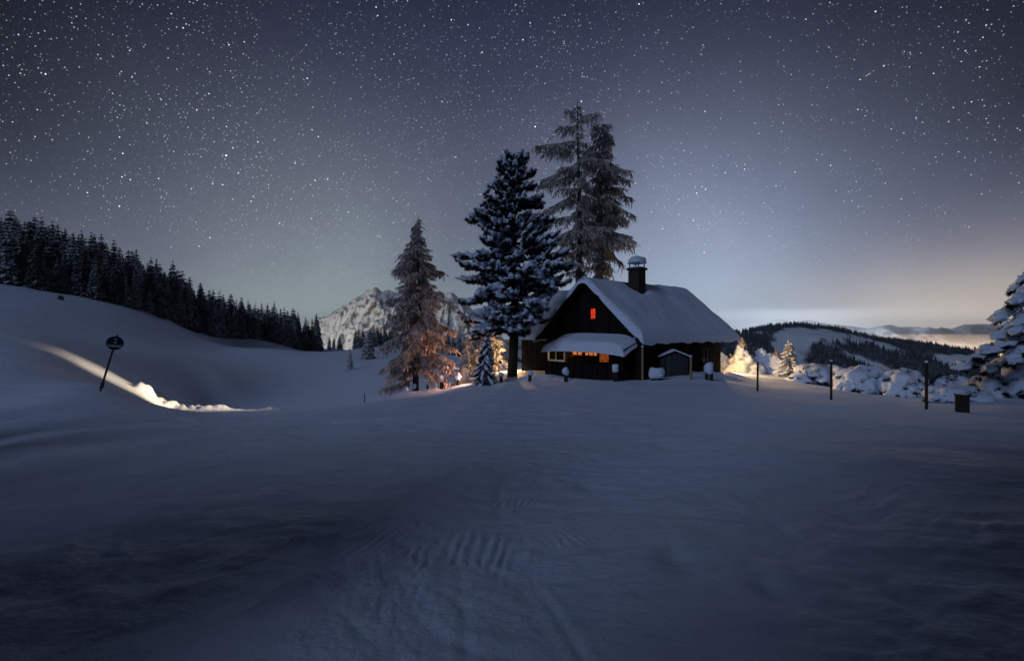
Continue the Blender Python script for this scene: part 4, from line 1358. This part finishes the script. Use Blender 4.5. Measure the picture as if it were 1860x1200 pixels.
fz_.build('frosted_needles', M['frost_dark'], root)
sn.build('snow_load', M['tree_snow'], root, True)


def snow_spruce(label, base, H, wmax, n, seed, name='spruce_tree', pads=2, clear=0.05, width=0.2, tuft=0.2, pad_h=0.09, drop=0.5, power=0.9, frost=None, lean=(0, 0)):
    root = empty(name, base, label, 'tree')
    tr, nd, sn = MB(), MB(), MB()
    cx = lambda h: np.array((lean[0] * h, lean[1] * h, h * H))
    tr.tube([cx(-0.1), cx(0.5), cx(1.0)], [0.03 + 0.012 * H, 0.02 + 0.008 * H, 0.012], 6)
    for i in range(n):
        h = clear + (0.97 - clear) * (i + nr.random()) / n
        a = i * 2.39996 + nr.uniform(-0.5, 0.5)
        L = wmax * (1 - h) ** power * nr.uniform(0.75, 1.12) + 0.08
        p0 = cx(h)
        p1 = p0 + np.array((L * math.cos(a), L * math.sin(a), -drop * L * (1 - 0.5 * h) + nr.normal() * 0.03))
        snowy_bough(nd, sn, p0, p1, -0.08, 0.05, width * (1 - 0.6 * h), pads=pads, tuft=tuft, ntuft=20, pad_h=pad_h, first=0.25, amp=0.45)
    tufts(nd, [cx(0.98), cx(1.0)], 16, 0.2, 0.03, 0.6)
    tr.build('trunk', M['bark'], root)
    nd.build('crown', frost or M['needles'], root)
    sn.build('snow_load', M['tree_snow'], root, True)
    return root


def at(px, Y):
    X = (px - 930) / F * Y
    return (X, Y, ground_z(X, Y))


snow_spruce('slim snow-plastered young spruce leaning before the stone pine', at(878, 28.3), 3.0, 0.85, 60, 1, width=0.13, pads=2, tuft=0.2, pad_h=0.08, drop=0.9, lean=(0.25, 0))
for label, px, Y, H, wd, n_, sd_ in (('bushy frosted young larch glowing in the lantern light behind the stone pine', 884, 41.2, 5.0, 2.3, 110, 41), ('frosted young larch in the shade left of the lantern glow', 852, 40.5, 4.3, 1.7, 70, 43)):
    bx_, by_, bz_ = at(px, Y)
    larch(label, (bx_, by_, bz_), H, [(0, wd), (0.4, wd * 0.85), (0.75, wd * 0.5), (1, 0.1)], [(0, wd), (0.4, wd * 0.85), (0.75, wd * 0.5), (1, 0.1)], 0.05, n_, lambda h: 0.5 * (1 - h) + 0.2, sd_, (M['bark'], M['twig'], M['frost']), 0.4, density=0.9)
# low snow-buried shrub left of the lantern
bse = at(838, 33.0)
root = empty('snow_buried_shrub', bse, 'small cone of snow glowing orange left of the leaning spruce', 'bush')
sn, nd = MB(), MB()
for q in range(5):
    blob(sn, (0.05 * q, 0, 0.1 + 0.2 * q), (0.5 - 0.07 * q, 0.5 - 0.07 * q, 0.3), 2, 0.3, 1.6, q * 3.3, flat=0.9)
tufts(nd, [(0.4 * math.cos(a), 0.4 * math.sin(a), 0.15) for a in range(6)], 12, 0.25, 0.04, 0.1)
nd.build('crown', M['needles'], root); sn.build('snow_load', M['tree_snow'], root, True)


# snow ghosts lit behind the hut
for px, Y, H, wx, label, tip in ((1354, 41.0, 2.4, 1.35, 'tawny lit snow-buried spruce with a twiggy tip nearest the rear of the hut', True), (1394, 42.5, 2.3, 1.45, 'brightest snow-buried spruce, rounded and leaning, behind the hut', False),
                            (1418, 41.0, 1.7, 1.05, 'low lit snow-buried spruce with a bare sprig on top', True), (1318, 46.0, 2.0, 0.9, 'snow-buried spruce seen close to the rear wall of the hut', False)):
    bse = at(px, Y)
    root = empty('spruce_tree', bse, label, 'tree', 'snow-buried spruces behind the hut')
    sn, nd = MB(), MB()
    for q in range(13):
        h = (q + 0.5) / 13
        a = q * 2.4 + px
        rr = wx * (1 - h) ** 0.8 * 0.62
        s = wx * (0.62 - 0.42 * h)
        blob(sn, (rr * math.cos(a) - 0.45 * h * h * wx, rr * math.sin(a), H * h * 0.86 + 0.1), (s, s * 0.95, H * (0.34 - 0.14 * h)), 3, 0.34, 1.5, px * 0.3 + q, flat=0.95)
    sn.build('snow_load', M['tree_snow'], root, True)
    pts = []
    for i in range(26):
        a, h = nr.uniform(0, 6.28), nr.uniform(0.05, 0.75)
        rr = wx * (1.12 - 0.62 * h)
        pts.append((rr * math.cos(a) - 0.35 * h, rr * math.sin(a), h * H))
    tufts(nd, pts, 18, 0.22, 0.035, -0.2)
    if tip:
        for i in range(16):
            a, h = i * 2.4, H * (0.95 + 0.35 * i / 16)
            L = 0.42 * (1.1 - i / 16)
            tufts(nd, [(-0.35 + L * t * math.cos(a), L * t * math.sin(a), h + 0.12 * t) for t in (0.3, 0.6, 0.95)], 12, 0.14, 0.03, 0.4)
        nd.tube([(-0.3, 0, H * 0.8), (-0.35, 0, H * 1.35)], [0.04, 0.015], 5)
    nd.build('crown', M['frost'], root)
snow_spruce('small snowy spruce standing at the left end of the snowed-in bushes', at(1434, 37.5), 3.0, 0.95, 56, 5, width=0.16, pads=1, tuft=0.2, pad_h=0.06, drop=0.35, frost=M['frost_dim'])


# snow-laden dwarf pines along the right
def bush(label, px, Y, wx, wy, H, seed, dark=1.0):
    bse = at(px, Y)
    root = empty('dwarf_pine_bush', (bse[0], bse[1], bse[2] - 0.1), label, 'bush', 'snow-laden bushes on the right')
    sn, nd, lb = MB(), MB(), MB()
    rg = np.random.default_rng(seed)
    v, f = ICO4
    pts, out = [], []
    lobes = [(0, 0, 1.0)] + [(rg.uniform(-0.75, 0.75), rg.uniform(-0.6, 0.3), rg.uniform(0.45, 0.7)) for _ in range(4)]
    for lx, ly, sc_ in lobes:
        o1 = rg.uniform(0, 60)
        n1 = fbm(v[:, 0] * 1.3 + o1, v[:, 1] * 1.3, v[:, 2] * 1.6, 3, 3, 0.5)
        n2 = fbm(v[:, 0] * 1.7 + o1, v[:, 1] * 1.7 + 7, v[:, 2] * 2.0, 5, 3, 0.5)
        hollow = smooth(n2, 0.18, 0.45) * (1 - smooth(v[:, 2], 0.25, 0.75))
        k = (1 + 0.26 * n1 + 0.07 * n2) * (1 - 0.5 * hollow)
        zz = np.where(v[:, 2] > -0.25, v[:, 2], -0.25 + (v[:, 2] + 0.25) * 0.3)
        pp = np.stack([v[:, 0] * k * wx * sc_ * 0.92 + lx * wx, v[:, 1] * k * wy * sc_ * 0.92 + ly * wy, H * sc_ * (0.36 + 0.62 * zz * k)], -1)
        sn.add(pp, f)
        hid = np.where((hollow > 0.45) & (v[:, 1] < 0.5))[0]
        for q in rg.choice(hid, min(len(hid), int(48 * dark * sc_ + 10)), replace=False) if len(hid) else ():
            nrm = v[q] * np.array((1, 1, 0.3))
            pts.append(pp[q] + nrm * 0.04); out.append(nrm)
        for q in range(int(26 * dark * sc_ + 6)):
            a = rg.uniform(0, 6.28)
            pts.append((lx * wx + wx * sc_ * 0.8 * math.cos(a), ly * wy + wy * sc_ * 0.8 * math.sin(a), H * sc_ * rg.uniform(0.02, 0.2))); out.append((math.cos(a), math.sin(a), -0.1))
    tufts(nd, pts, 20, 0.27, 0.045, -0.1, out)
    top = []
    for i in range(int(46 * dark)):
        a, rr = rg.uniform(0, 6.28), math.sqrt(rg.random()) * 0.95
        top.append((wx * rr * math.cos(a), wy * rr * math.sin(a), H * (1.0 - 0.5 * rr * rr) * rg.uniform(0.8, 1.0)))
    tufts(nd, top, 9, 0.34, 0.035, 0.5)
    for i in range(9):
        a = rg.uniform(0, 6.28)
        lb.tube([(0, 0, 0.1), (wx * 0.6 * math.cos(a), wy * 0.6 * math.sin(a), H * 0.3), (wx * 1.0 * math.cos(a), wy * 1.0 * math.sin(a), H * rg.uniform(0.2, 0.6))], [0.05, 0.035, 0.015], 4)
    tag(lb.build('branches', M['bark'], root), kind='stuff')
    nd.build('crown', M['needles'], root)
    sn.build('snow_load', M['tree_snow'], root, True)


for a in (('long snow-covered bush just right of the small spruce', 1478, 34, 1.6, 1.2, 1.55, 1), ('tallest snow-domed bush, between the second and third stakes', 1566, 31.5, 1.75, 1.2, 2.0, 2, 1.3),
          ('snowy bush with dark twigs left of the third stake', 1640, 29.5, 1.25, 1.1, 1.9, 3, 1.3), ('low rounded bush nearly buried behind the dark bin', 1735, 24.6, 1.35, 1.0, 1.0, 4, 0.4),
          ('dark twiggy bush under the big snowy spruce', 1800, 25.5, 1.1, 1.0, 1.4, 5, 2.2), ('snow-topped bush beyond the low rounded bush', 1725, 29.5, 1.3, 1.0, 1.5, 6, 1.2),
          ('bush at the picture edge under the big snowy spruce', 1862, 25.0, 1.2, 1.0, 1.7, 7, 1.4), ('small bush in the gap behind the second stake', 1515, 36, 1.2, 1.0, 1.7, 8, 1.2)):
    bush(*a)

# the big spruce at the right edge, bowed under its snow
YR = 24.0
bR = at(1905, YR)
root = empty('spruce_tree', bR, 'big spruce bowed under thick snow, cut off by the right edge', 'tree')
tr, nd, sn, lb = MB(), MB(), MB(), MB()
tr.tube([(0, 0, -1), (0, 0, 4), (0.1, 0, 9)], [0.3, 0.2, 0.03], 8)
tr.build('trunk', M['bark'], root)
boughs = [(1858, 512, 495, 0.2, 0.30), (1812, 578, 540, 0.0, 0.42), (1814, 607, 562, -0.5, 0.42), (1826, 628, 590, 0.5, 0.40), (1758, 664, 618, -0.2, 0.62), (1790, 672, 640, 0.9, 0.55), (1836, 552, 520, -0.6, 0.36),
          (1845, 600, 560, -1.2, 0.45), (1835, 660, 615, -1.0, 0.5), (1776, 648, 612, -0.9, 0.5), (1850, 640, 600, 0.9, 0.45), (1838, 530, 500, 0.6, 0.3)]
for px, py, p0y, dy, wd in boughs:
    tip = P(px, py, YR + dy) - Vector(bR)
    p0 = (0.0, 0.0, (600 - p0y) / F * YR - bR[2] + 0.1)
    pts = snowy_bough(nd, sn, p0, tuple(tip), -0.06, -0.04, wd * 0.8, pads=6, tuft=0.3, ntuft=40, pad_h=0.23, first=0.15, amp=0.6, sub=3, fill=2.2)
    lb.tube(pts, [0.06 * (1 - 0.12 * k) for k in range(7)], 5, cap=False)
for i in range(70):                                       # the rest of the tree, outside the frame
    h = 0.25 + 0.7 * i / 70
    a = i * 2.4
    L = 2.8 * (1 - h) ** 0.8 + 0.1
    if math.cos(a) < -0.25:
        continue
    snowy_bough(nd, sn, (0, 0, 9 * h), (L * math.cos(a), L * math.sin(a), 9 * h - 0.5 * L), -0.06, 0, 0.4, pads=3, tuft=0.28, ntuft=20, pad_h=0.2, first=0.2, amp=0.4)
tag(lb.build('branches', M['bark'], root), kind='stuff')
nd.build('crown', M['needles'], root)
sn.build('snow_load', M['tree_snow'], root, True)

# ------------------------------------------------------------------ snow-capped posts before the hut
SG = 'snow-capped stumps along the hut garden'


def stump(label, px, Y, top, cap_bottom, base, w, stubs=((0, 0),), tilt=0.0, group=SG):
    X, Yy, gz = at(px, Y)
    k = Y / F
    zb = min((600 - base) * k, gz + 0.05)
    root = empty('fence_stump', (X, Y, zb), label, 'post', group, rot=(0, tilt, nr.uniform(-0.3, 0.3)))
    cz, tz = (600 - cap_bottom) * k - zb, (600 - top) * k - zb
    for dx, dz in stubs:
        mb = MB()
        mb.tube([(dx * k, 0, -0.5), (dx * k, 0, cz * 0.5 + dz), (dx * k, 0, cz + 0.04)], [w * k * (0.32 if len(stubs) == 1 else 0.20)] * 3, 9)
        mb.build('post', M['post'], root)
    sb = MB()
    v, f = ICO[3]
    r = w * k / 2
    kk = 1 + 0.22 * fbm(v[:, 0] * 1.3 + px, v[:, 1] * 1.3, v[:, 2] * 1.3, 5, 3)
    sgn = np.sign(v) * np.abs(v) ** 0.78                    # squarer than a ball: a loaf of snow
    pp = sgn * kk[:, None]
    sb.add(np.stack([pp[:, 0] * r, pp[:, 1] * r, cz + (pp[:, 2] + 0.9) / 1.9 * (tz - cz)], -1), f)
    sb.build('snow_cap', M['tree_snow'], root, True)
    return root


stump('dark snow-capped stump at the foot of the larch, lowest of the row', 737, 29.5, 702, 711, 719, 9)
stump('stump with a thin snow cap right beside the larch trunk', 752, 29.8, 697, 706, 716, 8)
stump('slim stump with tall dark stake just right of the larch trunk', 777, 29.5, 688, 697, 710, 8)
stump('stump with orange lit cap, left of the two brightest', 802, 29.6, 681, 693, 704, 10)
stump('stump with the brightest pale yellow lit cap', 832, 29.4, 677, 690, 700, 10)
stump('small stump under the stone pine, left of its trunk', 910, 28.6, 676, 684, 695, 9)
stump('stump with small lopsided cap between the pine trunk and the porch', 962, 27.6, 672, 681, 694, 10, tilt=0.08)
stump('stump with upright snow cap in front of the glazed porch corner', 1028, 26.6, 667, 681, 695, 12)
stump('stump with narrow tall cap in front of the porch door', 1119, 26.2, 661, 676, 693, 12, ((-2, 0), (2.5, 0)), tilt=-0.05)
stump('wide snow-domed stool on two stubs, before the shed', 1193, 25.6, 667, 688, 698, 25, ((-6, 0), (6, 0)))
stump('snow-topped stump on two stubs near the right end of the side wall', 1288, 25.6, 659, 679, 698, 16, ((-4, 0), (4, 0)))


def stake(label, px, Y, top, base, w, mat, cap=True, tilt=0.0):
    X, Yy, gz = at(px, Y)
    k = Y / F
    zb = min((600 - base) * k, gz + 0.02)
    root = empty('fence_stake', (X, Y, zb), label, 'post', 'stakes standing in the snow before the hut', rot=(0, tilt, 0.3))
    h = (600 - top) * k - zb
    mb = MB(); mb.tube([(0, 0, -0.6), (0, 0, h * 0.5), (0, 0, h)], [w * k / 2] * 3, 8); mb.build('pole', mat, root)
    if cap:
        sb = MB(); blob(sb, (0, 0, h), (w * k * 0.62, w * k * 0.62, w * k * 0.9), 2, 0.1, 1.2, flat=0.3); sb.build('snow_cap', M['snow'], root, True)


stake('pale tall stake at the right corner of the porch', 1167, 25.9, 630, 690, 4, M['wood_pale'])
stake('pale-topped stake right of the shed', 1255, 25.3, 648, 698, 4, M['wood_pale'])
stake('thin dark stake in front of the lit snow mounds', 1376, 24.0, 657, 711, 3.4, M['post'], False, 0.02)
stake('dark stake before the long snow-covered bush', 1510, 22.9, 656, 721, 3.8, M['post'], True)
stake('thickest dark stake, right of the tallest bush', 1683, 21.0, 658, 734, 4.8, M['post'], True)
stake('tiny marker stick alone on the brow left of the larch', 662, 27.6, 714, 733, 1.6, M['post'], False)

# dark bin on the right
X, Yy, gz = at(1748, 19.6)
gz = (600 - 747) / F * 19.6
root = empty('wooden_bin', (X, Yy, gz), 'dark wooden bin half sunk in snow under the big spruce', 'bin', rot=(0, 0, R(-38)))
mb = MB(); mb.box((0, 0, 0.27), (0.42, 0.38, 0.84)); mb.build('bin_body', M['post'], root)
for i in range(4):
    mb = MB(); mb.box((-0.156 + 0.104 * i, -0.202, 0.27), (0.09, 0.02, 0.82)); mb.build('slat', M['post'], root)
mb = MB(); mb.box((0, 0, 0.715), (0.5, 0.45, 0.05)); mb.build('lid', M['post'], root)
sb = MB(); blob(sb, (0, 0, 0.745), (0.22, 0.2, 0.05), 2, 0.1, flat=0.2); sb.build('snow_cap', M['snow'], root, True)

# rock on the upper left slope
X, Yy, gz = at(110, 118)
rb = MB(); blob(rb, (0, 0, 0.3), (0.75, 0.6, 0.75), 3, 0.4, 1.5, 4, flat=0.8)
root = rb.build('boulder', M['rock'])
root.location = (X, Yy, gz)
tag(root, 'small dark boulder poking from the snow below the forest', 'rock')

# round piste sign
YS = 18.6
X, Yy, gz = at(185, YS)
gz = (600 - 700) / F * YS
vdir = math.atan2(X, Yy)
root = empty('piste_sign', (X, Yy, gz), 'round dark blue piste sign with a white number on a leaning pole', 'sign', rot=(0, 0, -vdir))
lean = R(13)
tiltm = Matrix.Rotation(lean, 4, 'Y')
hgt_ = 1.75
up = tiltm @ Vector((0, 0, 1))
mb = MB(); mb.tube([tuple(up * -0.5), tuple(up * (hgt_ + 0.36))], [0.036, 0.036], 8); mb.build('pole', M['metal'], root)
mb = MB(); mb.tube([tuple(up * -0.1), tuple(up * 0.12)], [0.07, 0.06], 8); mb.build('pole_sleeve', M['metal'], root)
pv = bpy.data.objects.new('sign_plate', None)
mb = MB(); mb.tube([(0, -0.055, 0), (0, -0.02, 0), (0, 0.03, 0)], [0.27, 0.285, 0.285], 40)
plate = mb.build('sign_plate', M['sign_blue'], root, False)
bpy.data.objects.remove(pv)
plate.location = up * (hgt_ + 0.02)
plate.rotation_euler = (0, lean * 0.6, 0)
for zz, hh2 in ((-0.075, 0.022), (-0.135, 0.045)):
    half = math.sqrt(0.265 ** 2 - zz ** 2) - 0.01
    mb = MB(); mb.box((0, -0.0595, zz), (2 * half, 0.006, hh2)); mb.build('stripe', M['sign_white'], plate)
fc = bpy.data.curves.new('number', 'FONT')
fc.body = '2'; fc.size = 0.29; fc.extrude = 0.002; fc.align_x = 'CENTER'; fc.align_y = 'CENTER'
fc.materials.append(M['sign_white'])
tmp = bpy.data.objects.new('tmp', fc); col.objects.link(tmp)
bpy.context.view_layer.update()
nm = bpy.data.meshes.new_from_object(tmp.evaluated_get(bpy.context.evaluated_depsgraph_get()))
bpy.data.objects.remove(tmp)
fo = bpy.data.objects.new('number', nm); col.objects.link(fo); fo.parent = plate
fo.location = (0, -0.059, 0.09); fo.rotation_euler = (R(90), 0, 0)

# ------------------------------------------------------------------ glowing valley mist lit by the town below it, and the air itself
def volume(name, color, density, size, loc, label):
    m = bpy.data.materials.new(name + '_air'); m.use_nodes = True
    t = m.node_tree; t.nodes.clear()
    v = t.nodes.new('ShaderNodeVolumePrincipled')
    v.inputs['Color'].default_value = (*color, 1)
    v.inputs['Density'].default_value = density
    t.links.new(v.outputs[0], t.nodes.new('ShaderNodeOutputMaterial').inputs['Volume'])
    mb = MB(); mb.box(loc, size)
    return tag(mb.build(name, m), label, kind='stuff')


volume('haze', (0.93, 0.96, 1.0), 3.0e-5, (34000, 34000, 1800), (0, 0, -560), 'thin night haze')
for z0, z1, dn in ((-475, -262, 3.2e-4), (-261, -202, 1.9e-4), (-201, -152, 1.1e-4), (-151, -104, 6e-5), (-103, -50, 3e-5)):
    volume('mist', (1.0, 0.98, 0.96), dn, (9000, 3600, z1 - z0), (5600, 5500, (z0 + z1) / 2), 'layer of mist in the far valley glowing over the town')
for px, Y, pw in ((1400, 7300, 1.0), (1490, 7400, 0.9), (1570, 7300, 0.5)):  # cool lamps added only to brighten the far peaks
    ld = bpy.data.lights.new('town_and_fill_light', 'POINT'); ld.energy = 1.6e8 * pw; ld.color = (0.82, 0.9, 1.0); ld.shadow_soft_size = 80
    lo = bpy.data.objects.new('town_and_fill_light', ld); lo.location = ((px - 930) / F * Y, Y, -200); col.objects.link(lo)
for i, (px, Y, zz, pw) in enumerate(((1500, 4600, -330, 0.35), (1600, 5200, -320, 1.0), (1690, 5600, -330, 1.6), (1790, 5800, -330, 1.2), (1900, 5600, -330, 1.0))):
    ld = bpy.data.lights.new('town_and_fill_light', 'POINT'); ld.energy = 2.3e7 * pw; ld.color = (1.0, 0.67, 0.40); ld.shadow_soft_size = 60
    lo = bpy.data.objects.new('town_and_fill_light', ld); lo.location = ((px - 930) / F * Y, Y, zz); col.objects.link(lo)
# unseen mast and spot added behind the left forest to light the rock mountain
YL = 1250.0
mx, my = -1180.0, YL
mz = ground_z(mx, my)
mast = empty('added_floodlight', (mx, my, mz), 'added unseen floodlight mast behind the left forest to light the mountain', 'lamp')
mb = MB(); mb.tube([(0, 0, -2), (0, 0, 30)], [0.5, 0.25], 8); mb.build('mast', M['metal'], mast)
mb = MB(); mb.box((0, 0.4, 31), (3, 0.5, 1.6)); mb.build('lamp_head', M['metal'], mast)
ld = bpy.data.lights.new('added_mountain_light', 'SPOT'); ld.energy = 2.2e7; ld.color = (1.0, 0.9, 0.72); ld.spot_size = R(80); ld.spot_blend = 0.6; ld.shadow_soft_size = 2
lo = bpy.data.objects.new('added_mountain_light', ld); lo.location = (mx, my, mz + 34); col.objects.link(lo)
lo.rotation_euler = Vector((480, 1150, 220)).to_track_quat('-Z', 'Y').to_euler()
